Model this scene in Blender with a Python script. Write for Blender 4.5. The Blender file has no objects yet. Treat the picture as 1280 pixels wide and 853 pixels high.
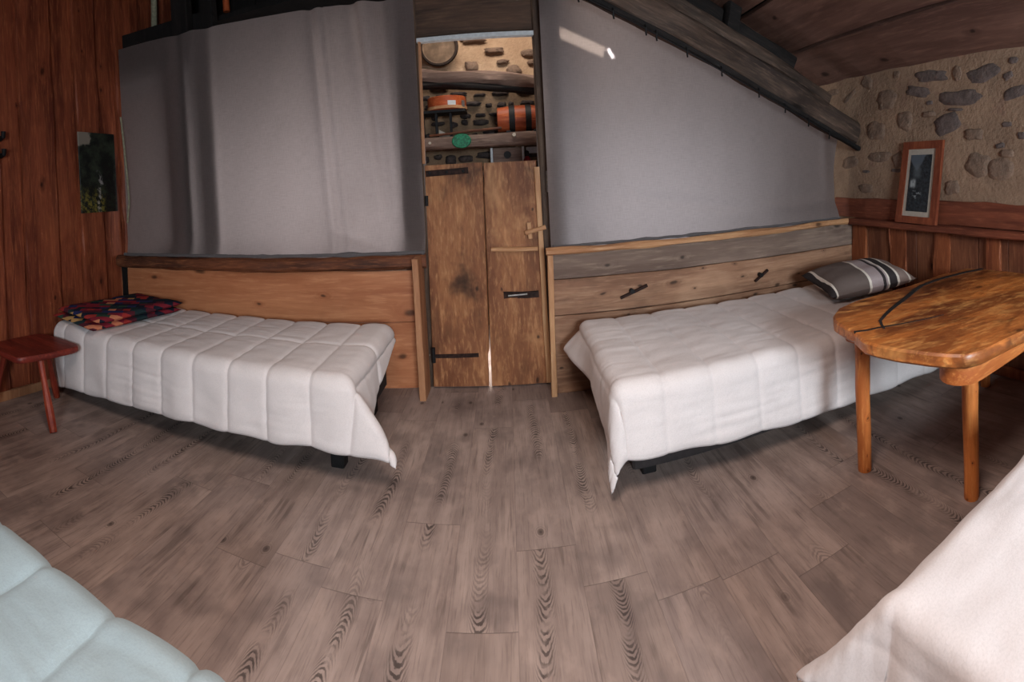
import bpy, math, random
from mathutils import Vector, Matrix, noise as mnoise
sc = bpy.context.scene
COL = sc.collection
R = random.Random(7)
XL, XR = -3.12, 2.72          # side walls
V = Vector

# ------------------------------------------------------------------ node helper
class NT:
    def __init__(s, name):
        m = bpy.data.materials.new(name); m.use_nodes = True
        s.m = m; s.t = m.node_tree; s.t.nodes.clear()
        s.out = s.t.nodes.new('ShaderNodeOutputMaterial')
    def n(s, typ, **kw):
        nd = s.t.nodes.new(typ)
        for k, v in kw.items(): setattr(nd, k, v)
        return nd
    def put(s, sock, v):
        if v is None: return
        if hasattr(v, 'is_linked'): s.t.links.new(v, sock)
        else:
            if sock.type == 'RGBA' and len(v) == 3: v = (*v, 1)
            sock.default_value = v
    def math(s, op, a, b=None, c=None, clamp=False):
        nd = s.n('ShaderNodeMath', operation=op, use_clamp=clamp)
        for i, v in enumerate((a, b, c)): s.put(nd.inputs[i], v)
        return nd.outputs[0]
    def vm(s, op, a, b=None, scale=None):
        nd = s.n('ShaderNodeVectorMath', operation=op)
        s.put(nd.inputs[0], a); s.put(nd.inputs[1], b)
        if scale is not None: s.put(nd.inputs['Scale'], scale)
        return nd.outputs['Value' if op in ('DOT_PRODUCT', 'LENGTH', 'DISTANCE') else 'Vector']
    def noise(s, vec, scale, detail=3, rough=.55, dist=0, color=False):
        nd = s.n('ShaderNodeTexNoise')
        s.put(nd.inputs['Vector'], vec); s.put(nd.inputs['Scale'], scale); s.put(nd.inputs['Detail'], detail)
        s.put(nd.inputs['Roughness'], rough); s.put(nd.inputs['Distortion'], dist)
        return nd.outputs['Color' if color else 'Fac']
    def smooth(s, v, a, b, lo=0., hi=1.):
        nd = s.n('ShaderNodeMapRange', interpolation_type='SMOOTHSTEP')
        s.put(nd.inputs[0], v)
        for i, x in zip((1, 2, 3, 4), (a, b, lo, hi)): s.put(nd.inputs[i], x)
        return nd.outputs[0]
    def mix(s, f, a, b, blend='MIX'):
        nd = s.n('ShaderNodeMix', data_type='RGBA', blend_type=blend)
        s.put(nd.inputs[0], f); s.put(nd.inputs[6], a); s.put(nd.inputs[7], b)
        return nd.outputs[2]
    def ramp(s, f, stops, interp='LINEAR'):
        nd = s.n('ShaderNodeValToRGB'); cr = nd.color_ramp; cr.interpolation = interp
        while len(cr.elements) < len(stops): cr.elements.new(.5)
        for e, (p, c) in zip(cr.elements, stops): e.position = p; e.color = (*c, 1)
        s.put(nd.inputs[0], f); return nd.outputs[0]
    def xyz(s, v):
        nd = s.n('ShaderNodeSeparateXYZ'); s.put(nd.inputs[0], v); return nd.outputs
    def comb(s, x, y, z):
        nd = s.n('ShaderNodeCombineXYZ')
        for i, v in enumerate((x, y, z)): s.put(nd.inputs[i], v)
        return nd.outputs[0]
    def objco(s): return s.n('ShaderNodeTexCoord').outputs['Object']
    def genco(s): return s.n('ShaderNodeTexCoord').outputs['Generated']
    def pos(s): return s.n('ShaderNodeNewGeometry').outputs['Position']
    def rnd(s): return s.n('ShaderNodeObjectInfo').outputs['Random']
    def bump(s, h, strength=.3, dist=.01):
        nd = s.n('ShaderNodeBump'); s.put(nd.inputs['Height'], h)
        nd.inputs['Strength'].default_value = strength; nd.inputs['Distance'].default_value = dist
        return nd.outputs[0]
    def pbr(s, col, rough=.6, normal=None, spec=.3, metal=0., sheen=0.):
        nd = s.n('ShaderNodeBsdfPrincipled')
        s.put(nd.inputs['Base Color'], col); s.put(nd.inputs['Roughness'], rough)
        nd.inputs['Specular IOR Level'].default_value = spec; nd.inputs['Metallic'].default_value = metal
        nd.inputs['Sheen Weight'].default_value = sheen
        if normal is not None: s.put(nd.inputs['Normal'], normal)
        s.t.links.new(nd.outputs[0], s.out.inputs[0]); return nd

def lin(r, g, b):
    f = lambda c: (c/255/12.92 if c <= 10 else ((c/255+.055)/1.055)**2.4)
    return (f(r), f(g), f(b))

def wood(name, base, dark, light, d=(0, 0, 1), sc_=7., stretch=9., knots=.35, stain=.3, rough=.6, bump=.35, spec=.25, knot_sc=3.2, streak=1., flat=(1, .05, 1), bigsc=1.8):
    """grain along direction d; base/dark/light are 0-255 colours"""
    t = NT(name)
    p = t.vm('ADD', t.objco(), t.vm('SCALE', (31., 17., 23.), scale=t.rnd()))
    d = V(d).normalized()
    along = t.vm('DOT_PRODUCT', p, tuple(d))
    q = t.vm('SUBTRACT', p, t.vm('SCALE', tuple(d), scale=t.math('MULTIPLY', along, 1-1/stretch)))
    q2 = t.vm('SUBTRACT', p, t.vm('SCALE', tuple(d), scale=t.math('MULTIPLY', along, .45)))
    # knots
    wob = t.xyz(t.vm('ADD', q2, t.vm('SCALE', t.noise(q2, 9, 2, color=True), scale=.05)))
    ij = (1, 2) if flat[0] < .5 else ((0, 1) if flat[2] < .5 else (0, 2))
    wob = t.comb(wob[ij[0]], wob[ij[1]], 0)
    vo = t.n('ShaderNodeTexVoronoi', voronoi_dimensions='2D'); t.put(vo.inputs['Vector'], wob); vo.inputs['Scale'].default_value = knot_sc
    pick = t.smooth(t.xyz(vo.outputs['Color'])[0], 1-knots-.01, 1-knots+.01)
    vr = t.xyz(vo.outputs['Color'])[1]; vd = t.math('DIVIDE', vo.outputs['Distance'], t.math('ADD', .35, t.math('MULTIPLY', t.math('MULTIPLY', vr, vr), .95)))
    near = t.math('MULTIPLY', t.smooth(vd, .34, .02), pick)
    core = t.math('MULTIPLY', t.smooth(vd, .11, .03), pick)
    # grain bent round the knots
    g = t.noise(t.vm('ADD', q, t.vm('SCALE', (.06, .05, .04), scale=near)), sc_, 4, .6, .6)
    rings = t.math('ADD', t.math('MULTIPLY', t.math('SINE', t.math('ADD', t.math('MULTIPLY', g, 55), t.math('MULTIPLY', near, 12))), .5), .5)
    fine = t.noise(q, sc_*7, 3, .7)
    big = t.noise(q2, bigsc, 4, .65, .4)
    c = t.mix(t.smooth(g, .3, .72), lin(*dark), lin(*base))
    c = t.mix(t.math('MULTIPLY', t.smooth(fine, .48, .72), .55), c, lin(*light))
    c = t.mix(t.math('MULTIPLY', t.smooth(fine, .46, .28), .45), c, lin(*dark))
    c = t.mix(t.math('MULTIPLY', rings, .22*streak), c, lin(*dark))
    c = t.mix(t.math('MULTIPLY', t.smooth(big, .52, .75), stain), c, lin(*[x*.45 for x in dark]))
    c = t.mix(t.math('MULTIPLY', t.smooth(big, .45, .25), stain*.7), c, lin(*light))
    kd = lin(*[x*.32 for x in dark])
    c = t.mix(t.math('MULTIPLY', near, .35), c, lin(*dark))
    c = t.mix(t.math('MULTIPLY', core, .78), c, kd)
    h = t.math('ADD', t.math('MULTIPLY', g, .6), t.math('MULTIPLY', fine, .4))
    t.pbr(c, rough, t.bump(h, bump, .008), spec)
    return t.m

def plain(name, col, rough=.6, metal=0., spec=.3, var=.15, bump=.1, nsc=40):
    t = NT(name); p = t.objco()
    n = t.noise(p, nsc, 3)
    c = t.mix(t.smooth(n, .35, .7), lin(*[x*(1-var) for x in col]), lin(*col))
    t.pbr(c, rough, t.bump(n, bump, .004), spec, metal)
    return t.m

def cloth(name, col, trans=0., weave=260., var=.06, wr=.15, stretch=(1, 1, 1), thin=None):
    t = NT(name); p = t.vm('MULTIPLY', t.objco(), stretch)
    w = t.noise(p, weave, 2); b = t.noise(p, 5, 3)
    c = t.mix(t.smooth(b, .35, .7), lin(*[x*(1-var) for x in col]), lin(*col))
    c = t.mix(t.math('MULTIPLY', t.smooth(w, .4, .7), .18), c, lin(*[x*.8 for x in col]))
    nrm = t.bump(t.math('ADD', t.math('MULTIPLY', w, .25), t.noise(p, 22, 4)), wr, .01)
    if trans:
        d1 = t.n('ShaderNodeBsdfDiffuse'); d2 = t.n('ShaderNodeBsdfTranslucent'); mx = t.n('ShaderNodeMixShader')
        for dd in (d1, d2): t.put(dd.inputs['Color'], c); t.put(dd.inputs['Normal'], nrm)
        mx.inputs[0].default_value = trans
        t.t.links.new(d1.outputs[0], mx.inputs[1]); t.t.links.new(d2.outputs[0], mx.inputs[2])
        t.t.links.new(mx.outputs[0], t.out.inputs[0])
    else:
        t.pbr(c, .9, nrm, .1, sheen=.15)
    return t.m

# ------------------------------------------------------------------ materials
def floor_material():
    t = NT('floor_planks'); x, y, z = t.xyz(t.pos())
    W, L = .2265, 1.24
    xs = t.math('DIVIDE', t.math('ADD', x, .035+W*40), W)
    row = t.math('FLOOR', xs); fx = t.math('SUBTRACT', t.math('FRACT', xs), .5)
    wn = t.n('ShaderNodeTexWhiteNoise', noise_dimensions='1D'); t.put(wn.inputs['W'], row)
    off = t.math('MULTIPLY', wn.outputs['Value'], L*3)
    ys = t.math('DIVIDE', t.math('ADD', t.math('ADD', y, 20), off), L)
    pl = t.math('FLOOR', ys); fy = t.math('SUBTRACT', t.math('FRACT', ys), .5)
    wn2 = t.n('ShaderNodeTexWhiteNoise', noise_dimensions='2D'); t.put(wn2.inputs['Vector'], t.comb(row, pl, 0))
    rv = wn2.outputs['Value']; rc = t.xyz(wn2.outputs['Color'])
    lx = t.math('MULTIPLY', fx, W); ly = t.math('MULTIPLY', fy, L)
    seed = t.math('MULTIPLY', rv, 50)
    pv = t.comb(t.math('ADD', lx, seed), t.math('ADD', t.math('MULTIPLY', ly, .14), seed), seed)
    pf = t.comb(t.math('ADD', lx, seed), t.math('ADD', t.math('MULTIPLY', ly, .05), seed), seed)
    pw = t.comb(t.math('ADD', lx, seed), t.math('ADD', ly, seed), seed)
    big = t.noise(pw, 3.2, 3, .6)
    med = t.noise(pv, 14, 4, .6, .4)
    fine = t.noise(pf, 150, 3, .65); blot = t.noise(t.comb(t.math('ADD', lx, seed), t.math('ADD', t.math('MULTIPLY', ly, .6), seed), 1.), 9, 4, .6)
    # cathedral grain: nested arches down the middle of the plank
    cx = t.math('SUBTRACT', t.math('SUBTRACT', lx, t.math('MULTIPLY', t.math('SUBTRACT', rc[0], .5), .09)),
                t.math('MULTIPLY', t.math('SUBTRACT', t.noise(pw, 2.2, 1), .5), .10))
    sg = t.math('SUBTRACT', t.math('MULTIPLY', t.smooth(rc[1], .49, .51), 2), 1)
    ph = t.math('ADD', t.math('MULTIPLY', t.math('MULTIPLY', cx, cx), 15000), t.math('MULTIPLY', t.math('MULTIPLY', ly, sg), t.math('ADD', 190, t.math('MULTIPLY', rc[2], 170))))
    ph = t.math('ADD', ph, t.math('MULTIPLY', t.noise(t.comb(t.math('ADD', lx, seed), t.math('ADD', t.math('MULTIPLY', ly, .5), seed), seed), 24, 4, .6), 15))
    arch = t.math('ADD', t.math('MULTIPLY', t.math('SINE', ph), .5), .5)
    band = t.smooth(t.math('ABSOLUTE', cx), .042, .006)
    patch = t.smooth(t.noise(t.comb(seed, t.math('ADD', ly, seed), 3.3), 1.25, 2), .46, .58)
    arch_m = t.math('MULTIPLY', t.math('MULTIPLY', t.smooth(arch, .3, .8), band), t.math('MULTIPLY', patch, t.smooth(t.noise(pw, 11, 3, .6), .3, .55)))
    # straight dark pores
    lines = t.math('MULTIPLY', t.smooth(t.noise(pf, 48, 3, .5, .2), .55, .64), t.smooth(t.noise(pw, 4, 2), .45, .65))
    # knots
    vo = t.n('ShaderNodeTexVoronoi', voronoi_dimensions='2D'); t.put(vo.inputs['Vector'], t.comb(t.math('ADD', lx, seed), t.math('ADD', t.math('MULTIPLY', ly, .7), seed), 0))
    vo.inputs['Scale'].default_value = 5.5
    pick = t.smooth(t.xyz(vo.outputs['Color'])[0], .88, .89)
    kn = t.math('MULTIPLY', t.smooth(vo.outputs['Distance'], .10, .02), pick)
    kr = t.math('MULTIPLY', t.math('MULTIPLY', t.smooth(vo.outputs['Distance'], .2, .05), pick), t.smooth(t.math('SINE', t.math('MULTIPLY', vo.outputs['Distance'], 130)), .1, .9))
    c = t.mix(t.smooth(med, .3, .72), lin(142, 122, 113), lin(174, 152, 141))
    c = t.mix(t.math('MULTIPLY', rv, .35), c, lin(138, 124, 122))
    c = t.mix(t.math('MULTIPLY', t.smooth(rc[2], .55, .95), .4), c, lin(112, 94, 86))
    c = t.mix(t.math('MULTIPLY', t.smooth(big, .5, .72), .6), c, lin(106, 92, 88))
    c = t.mix(t.math('MULTIPLY', t.smooth(fine, .5, .7), .38), c, lin(100, 84, 77))
    c = t.mix(t.math('MULTIPLY', t.smooth(blot, .50, .72), .38), c, lin(108, 92, 88))
    c = t.mix(t.math('MULTIPLY', t.smooth(blot, .48, .30), .4), c, lin(180, 156, 144))
    c = t.mix(t.math('MULTIPLY', lines, .38), c, lin(72, 58, 53))
    c = t.mix(t.math('MULTIPLY', arch_m, .85), c, lin(60, 50, 47))
    c = t.mix(t.math('MULTIPLY', kr, .4), c, lin(70, 56, 50))
    c = t.mix(t.math('MULTIPLY', kn, .75), c, lin(58, 46, 42))
    ex = t.smooth(t.math('ABSOLUTE', fx), .5-.008, .5-.002)
    ey = t.smooth(t.math('ABSOLUTE', fy), .5-.0018, .5-.0005)
    e = t.math('MAXIMUM', t.math('MULTIPLY', ex, .55), ey)
    c = t.mix(t.math('MULTIPLY', e, .5), c, lin(70, 58, 54))
    h = t.math('SUBTRACT', t.math('SUBTRACT', t.math('MULTIPLY', fine, .4), t.math('MULTIPLY', arch_m, .4)), e)
    r = t.math('ADD', .5, t.math('MULTIPLY', med, .12))
    t.pbr(c, r, t.bump(h, .25, .003), .3)
    return t.m

def mortar_material(name, a, b, c3):
    t = NT(name); p = t.pos()
    n = t.noise(p, 3.2, 4, .6); f = t.noise(p, 38, 4, .65)
    c = t.mix(t.smooth(n, .3, .7), lin(*a), lin(*b))
    c = t.mix(t.math('MULTIPLY', t.smooth(t.noise(p, 9, 3), .55, .75), .5), c, lin(*c3))
    c = t.mix(t.math('MULTIPLY', t.smooth(f, .5, .75), .25), c, lin(*[x*.7 for x in a]))
    t.pbr(c, .95, t.bump(t.math('ADD', f, t.math('MULTIPLY', n, 1.5)), .55, .02), .1)
    return t.m

def stone_material(name, a, b):
    t = NT(name); p = t.pos()
    n = t.noise(p, 14, 4, .65); f = t.noise(p, 60, 3, .7)
    c = t.mix(t.smooth(n, .3, .7), lin(*a), lin(*b))
    c = t.mix(t.math('MULTIPLY', t.smooth(f, .5, .75), .35), c, lin(*[x*.6 for x in a]))
    t.pbr(c, .9, t.bump(t.math('ADD', n, t.math('MULTIPLY', f, .4)), .6, .02), .15)
    return t.m

def stripes_material():                       # cushion on the right bed: stripes across its length
    t = NT('striped_cushion_cloth'); x, y, z = t.xyz(t.objco())
    n = t.noise(t.objco(), 300, 2)
    u = t.math('ADD', t.math('DIVIDE', x, .66), .5)
    br, cr_, li, bk, ta = lin(112, 99, 94), lin(236, 226, 214), lin(176, 160, 160), lin(62, 57, 58), lin(150, 130, 122)
    c = t.ramp(u, [(0, bk), (.055, cr_), (.075, br), (.44, cr_), (.465, li), (.60, bk), (.635, li), (.655, cr_), (.675, bk), (.765, cr_), (.79, ta), (.90, cr_), (.925, ta)], 'CONSTANT')
    c = t.mix(t.math('MULTIPLY', t.smooth(n, .4, .7), .2), c, lin(60, 50, 50))
    t.pbr(c, .9, t.bump(n, .2, .003), .1); return t.m

def blanket_material():                       # many-coloured woven blocks in slanting rows
    t = NT('patterned_blanket_cloth'); p = t.objco()
    x, y, z = t.xyz(p)
    a = t.math('ADD', t.math('MULTIPLY', x, .83), t.math('MULTIPLY', y, .56))
    b = t.math('SUBTRACT', t.math('MULTIPLY', y, .83), t.math('MULTIPLY', x, .56))
    b = t.math('ADD', b, t.math('MULTIPLY', z, .9))
    row = t.math('FLOOR', t.math('DIVIDE', b, .055))
    wn = t.n('ShaderNodeTexWhiteNoise', noise_dimensions='1D'); t.put(wn.inputs['W'], row)
    cell = t.math('FLOOR', t.math('ADD', t.math('DIVIDE', a, t.math('ADD', .05, t.math('MULTIPLY', wn.outputs['Value'], .09))), t.math('MULTIPLY', wn.outputs['Value'], 9)))
    w2 = t.n('ShaderNodeTexWhiteNoise', noise_dimensions='2D'); t.put(w2.inputs['Vector'], t.comb(row, cell, 0))
    c = t.ramp(w2.outputs['Value'], [(0, lin(36, 42, 58)), (.24, lin(42, 62, 66)), (.38, lin(150, 48, 62)), (.52, lin(98, 44, 56)), (.62, lin(52, 58, 104)), (.72, lin(220, 172, 110)), (.80, lin(186, 64, 60)), (.88, lin(58, 88, 74)), (.94, lin(232, 148, 112))], 'CONSTANT')
    n = t.noise(p, 220, 2)
    c = t.mix(t.math('MULTIPLY', n, .3), c, lin(30, 26, 30))
    t.pbr(c, .92, t.bump(n, .3, .004), .08); return t.m

def poster_material():                        # dark green valley scene with a pale stream
    t = NT('forest_poster_print'); u0, u, v = t.xyz(t.genco())
    p = t.genco()
    p = t.comb(u, t.math('MULTIPLY', v, 1.6), 0)
    n = t.noise(p, 3.5, 4, .65); n2 = t.noise(p, 9, 4, .7)
    c = t.mix(t.smooth(n, .4, .65), lin(20, 25, 23), lin(50, 58, 46))
    low = t.math('MULTIPLY', t.smooth(t.math('SUBTRACT', v, t.math('MULTIPLY', n, .25)), .24, .0), t.smooth(n2, .44, .60))
    c = t.mix(t.math('MULTIPLY', low, .8), c, lin(140, 128, 52))
    dark = t.math('MULTIPLY', t.smooth(u, .55, .7), t.smooth(v, .72, .5))
    c = t.mix(t.math('MULTIPLY', dark, t.smooth(n2, .38, .55)), c, lin(24, 22, 22))
    sky = t.math('MULTIPLY', t.smooth(t.math('ADD', v, t.math('MULTIPLY', n, .2)), .92, .96), t.smooth(t.math('ADD', u, t.math('MULTIPLY', n2, .2)), .44, .38))
    c = t.mix(sky, c, lin(140, 132, 120))
    st = t.math('ABSOLUTE', t.math('SUBTRACT', u, t.math('ADD', .50, t.math('MULTIPLY', t.math('SUBTRACT', t.noise(t.comb(v, 0, 0), 4, 3), .5), .5))))
    stream = t.math('MULTIPLY', t.math('MULTIPLY', t.smooth(st, .07, .01), t.smooth(v, .55, .45)), t.smooth(n2, .45, .58))
    c = t.mix(t.math('MULTIPLY', stream, .75), c, lin(176, 170, 168))
    t.pbr(c, .45, None, .3); return t.m

def curtain_material():
    t = NT('linen_curtain'); p = t.objco()
    w1 = t.noise(t.vm('MULTIPLY', p, (260, 1, 18)), 1., 2); w2 = t.noise(t.vm('MULTIPLY', p, (16, 1, 240)), 1., 2)
    w = t.math('ADD', t.math('MULTIPLY', w1, .5), t.math('MULTIPLY', w2, .5))
    b = t.noise(t.vm('MULTIPLY', p, (1.2, 1, .6)), 2.2, 3)
    k = t.math('MULTIPLY', t.smooth(w, .38, .66), .35)
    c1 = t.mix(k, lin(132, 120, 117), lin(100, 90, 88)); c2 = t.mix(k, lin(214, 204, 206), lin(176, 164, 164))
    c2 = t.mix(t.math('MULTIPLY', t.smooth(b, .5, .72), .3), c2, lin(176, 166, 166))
    nrm = t.bump(t.math('ADD', t.math('MULTIPLY', w, .3), t.noise(p, 12, 4)), .3, .01)
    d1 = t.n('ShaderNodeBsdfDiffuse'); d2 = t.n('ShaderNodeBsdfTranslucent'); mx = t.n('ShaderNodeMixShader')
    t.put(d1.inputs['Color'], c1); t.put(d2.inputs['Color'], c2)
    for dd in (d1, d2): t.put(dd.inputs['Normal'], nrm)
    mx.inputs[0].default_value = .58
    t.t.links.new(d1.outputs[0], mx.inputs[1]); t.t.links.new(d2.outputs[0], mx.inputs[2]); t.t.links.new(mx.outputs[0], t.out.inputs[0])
    return t.m

def mountain_material():                      # dark slope with a white glacier tongue
    t = NT('mountain_photo_print'); a, u, v = t.xyz(t.genco())
    u = t.math('SUBTRACT', 1., u)
    p = t.comb(u, t.math('MULTIPLY', v, 1.9), 0); n = t.noise(p, 3, 4, .6); n2 = t.noise(p, 9, 3, .65)
    c = t.mix(t.smooth(n2, .35, .7), lin(24, 29, 33), lin(50, 58, 64))
    ridge = t.math('ADD', t.math('MULTIPLY', t.math('ABSOLUTE', t.math('SUBTRACT', u, .40)), .75), t.math('MULTIPLY', n, .16))
    sky = t.smooth(t.math('SUBTRACT', v, ridge), .60, .66)
    c = t.mix(sky, c, lin(88, 98, 108))
    far = t.math('MULTIPLY', t.smooth(t.math('ABSOLUTE', t.math('SUBTRACT', u, .42)), .22, .05), t.math('MULTIPLY', t.smooth(v, .55, .65), t.smooth(v, .9, .75)))
    c = t.mix(t.math('MULTIPLY', far, .5), c, lin(112, 120, 124))
    ctr = t.math('ADD', .16, t.math('MULTIPLY', v, .2))
    g = t.math('MULTIPLY', t.smooth(t.math('ABSOLUTE', t.math('SUBTRACT', u, ctr)), .15, .04), t.math('MULTIPLY', t.smooth(v, .40, .46), t.smooth(v, .60, .52)))
    c = t.mix(t.math('MULTIPLY', t.math('MULTIPLY', g, t.smooth(n, .3, .5)), .85), c, lin(196, 202, 204))
    g = t.math('MULTIPLY', t.math('MULTIPLY', t.smooth(n2, .56, .62), t.smooth(t.math('ABSOLUTE', t.math('SUBTRACT', u, .42)), .22, .1)), t.math('MULTIPLY', t.smooth(v, .20, .28), t.smooth(v, .42, .36)))
    c = t.mix(t.math('MULTIPLY', g, .7), c, lin(180, 186, 188))
    t.pbr(c, .25, None, .4); return t.m

M = {}
M['floor'] = floor_material()
M['redwall'] = wood('left_wall_boards', (156, 82, 54), (100, 46, 32), (190, 112, 72), (0, 0, 1), 9, 12, .45, .35, .5, knot_sc=4.2, flat=(.05, 1, 1))
M['panel'] = wood('pine_headboard', (196, 130, 90), (164, 98, 64), (216, 154, 110), (1, .12, 0), 6, 10, .3, .2, .5, knot_sc=3.6)
M['oldboard'] = wood('weathered_boards', (172, 130, 102), (122, 86, 66), (198, 158, 128), (1, 0, 0), 7, 12, .8, .6, .65, knot_sc=6.5, bigsc=2.6)
M['greyboard'] = wood('grey_weathered_board', (150, 128, 114), (104, 84, 74), (170, 148, 130), (1, 0, 0), 7, 12, .4, .4, .7, knot_sc=4)
M['sill'] = wood('rough_sill', (122, 70, 44), (58, 34, 26), (160, 100, 64), (1, .12, 0), 10, 8, .4, .6, .65, bump=.7)
M['pale'] = wood('pale_lath', (206, 158, 116), (170, 120, 84), (222, 182, 142), (0, 0, 1), 9, 14, .15, .15, .6)
M['palex'] = wood('pale_lath_level', (206, 156, 112), (164, 112, 76), (224, 182, 140), (1, 0, 0), 9, 14, .25, .2, .6)
M['pale_y'] = wood('pale_board', (186, 134, 98), (150, 100, 70), (206, 160, 122), (0, 0, 1), 7, 12, .25, .2, .6)
M['door'] = wood('door_planks', (172, 116, 76), (112, 66, 42), (204, 150, 104), (0, 0, 1), 7, 5, .3, .95, .6, bump=.5, knot_sc=4.4, streak=1.4, bigsc=3.2)
M['post'] = wood('brown_posts', (96, 74, 60), (58, 44, 36), (120, 96, 78), (0, 0, 1), 9, 12, .3, .5, .7)
M['lintel'] = wood('brown_lintel', (92, 68, 54), (54, 40, 32), (116, 88, 70), (1, 0, 0), 9, 12, .3, .5, .7)
M['rafter'] = wood('dark_rafter', (100, 80, 68), (54, 43, 38), (132, 106, 90), (.91, 0, -.41), 9, 10, .3, .6, .7, bump=.6)
M['rafter_dark'] = wood('blackened_rafter', (44, 38, 36), (26, 24, 24), (62, 52, 48), (.91, 0, -.41), 9, 10, .2, .5, .8)
M['void'] = wood('unlit_black_boards', (30, 26, 25), (18, 16, 16), (42, 34, 32), (0, 0, 1), 9, 10, .2, .4, .9)  # near black paints in the darkness of the unlit roof space
M['ceiling'] = wood('ceiling_boards', (130, 98, 86), (94, 68, 60), (152, 116, 100), (0, 1, 0), 5, 10, .35, .35, .7, knot_sc=3, flat=(1, 1, .05))
M['dado'] = wood('dado_boards', (138, 86, 60), (98, 56, 40), (164, 108, 76), (0, 0, 1), 8, 10, .3, .4, .55, flat=(.05, 1, 1))
M['dadored'] = wood('reddish_rail', (140, 78, 56), (96, 50, 38), (166, 100, 72), (0, 1, 0), 8, 10, .2, .35, .55)
M['batten'] = wood('dado_battens', (156, 88, 54), (112, 58, 38), (182, 112, 72), (0, 0, 1), 8, 10, .3, .35, .55, flat=(.05, 1, 1))
M['slab'] = wood('table_slab', (214, 128, 62), (100, 50, 26), (246, 178, 104), (1, -.25, 0), 5, 3.5, .4, .95, .34, bump=.3, spec=.45, knot_sc=3.6, streak=1.6, flat=(1, 1, .05), bigsc=4.2)
M['tleg'] = wood('table_legs', (206, 122, 62), (158, 84, 42), (228, 156, 90), (0, 0, 1), 9, 8, .7, .25, .45, knot_sc=17)
M['apron'] = wood('table_apron', (200, 118, 60), (152, 80, 40), (222, 152, 88), (1, 0, 0), 8, 10, .5, .3, .45, knot_sc=5)
M['stool'] = wood('red_stool_wood', (142, 50, 38), (100, 34, 28), (170, 72, 50), (1, 0, 0), 8, 10, .1, .2, .42, spec=.4)
M['stleg'] = wood('red_stool_legs', (160, 64, 42), (112, 40, 30), (188, 96, 62), (0, 0, 1), 8, 8, .4, .3, .45, knot_sc=8)
M['frame'] = wood('picture_frame_wood', (150, 80, 52), (116, 56, 38), (172, 100, 68), (0, 0, 1), 9, 10, .1, .2, .5)
M['grey_beam'] = wood('grey_beam', (132, 108, 96), (92, 72, 64), (160, 136, 120), (1, 0, 0), 8, 10, .3, .4, .75)
M['black'] = plain('black_iron', (30, 28, 29), .6, .2, .3, .2)
M['rust'] = plain('rusted_iron', (62, 40, 34), .75, .3, .3, .4)
M['steel'] = plain('pale_metal', (170, 168, 164), .4, .6, .4, .2)
M['white'] = plain('white_paint', (208, 210, 212), .6, 0, .3, .08)
M['mat'] = plain('picture_mount_card', (196, 186, 172), .8, 0, .2, .05)
M['green'] = plain('green_plaque', (34, 132, 92), .5, 0, .3, .35, .2, 60)
M['red'] = plain('dark_red_glaze', (130, 26, 34), .35, 0, .5, .2)
M['curtain'] = curtain_material()
M['hem'] = cloth('curtain_hem_cloth', (104, 98, 98), 0, 240)
M['quilt'] = cloth('white_quilt', (226, 216, 214), 0, 200, .03, .22)
M['quilt_bright'] = cloth('white_satin_quilt', (206, 197, 196), 0, 200, .03, .18)
M['quilt_blue'] = cloth('pale_blue_quilt', (150, 166, 172), 0, 200, .05, .2)
M['mattress'] = cloth('grey_mattress', (96, 88, 88), 0, 200)
M['bedbase'] = plain('dark_bed_base', (52, 46, 46), .8)
M['rope'] = plain('pale_cord', (168, 164, 138), .8)
M['stripes'] = stripes_material(); M['blanket'] = blanket_material()
M['poster'] = poster_material(); M['mountain'] = mountain_material()
M['mortar'] = mortar_material('lime_mortar', (150, 124, 104), (174, 144, 120), (146, 114, 100))
M['stone'] = stone_material('grey_stones', (96, 85, 82), (124, 108, 102))
M['stone2'] = stone_material('brown_stones', (126, 105, 91), (150, 124, 106))
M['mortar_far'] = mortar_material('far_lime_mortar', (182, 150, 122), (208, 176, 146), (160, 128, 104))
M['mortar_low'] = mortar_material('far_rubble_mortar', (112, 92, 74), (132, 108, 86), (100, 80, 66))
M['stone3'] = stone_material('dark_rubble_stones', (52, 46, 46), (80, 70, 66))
M['barrel'] = wood('barrel_staves', (176, 84, 46), (124, 52, 30), (204, 116, 66), (1, 0, 0), 8, 10, .1, .25, .45)
M['sieve'] = wood('sieve_band', (190, 92, 50), (150, 64, 34), (212, 124, 74), (1, 0, 0), 8, 10, .05, .15, .45)
M['plate'] = plain('beige_plate', (160, 134, 112), .7, 0, .2, .25, .2, 9)
M['rim'] = plain('dark_rim', (58, 44, 38), .7)
M['glass'] = (lambda t: (t.pbr((.9, .95, 1), .02, None, .5).inputs['Transmission Weight'].__setattr__('default_value', 1), t.m)[1])(NT('window_glass'))

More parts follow.
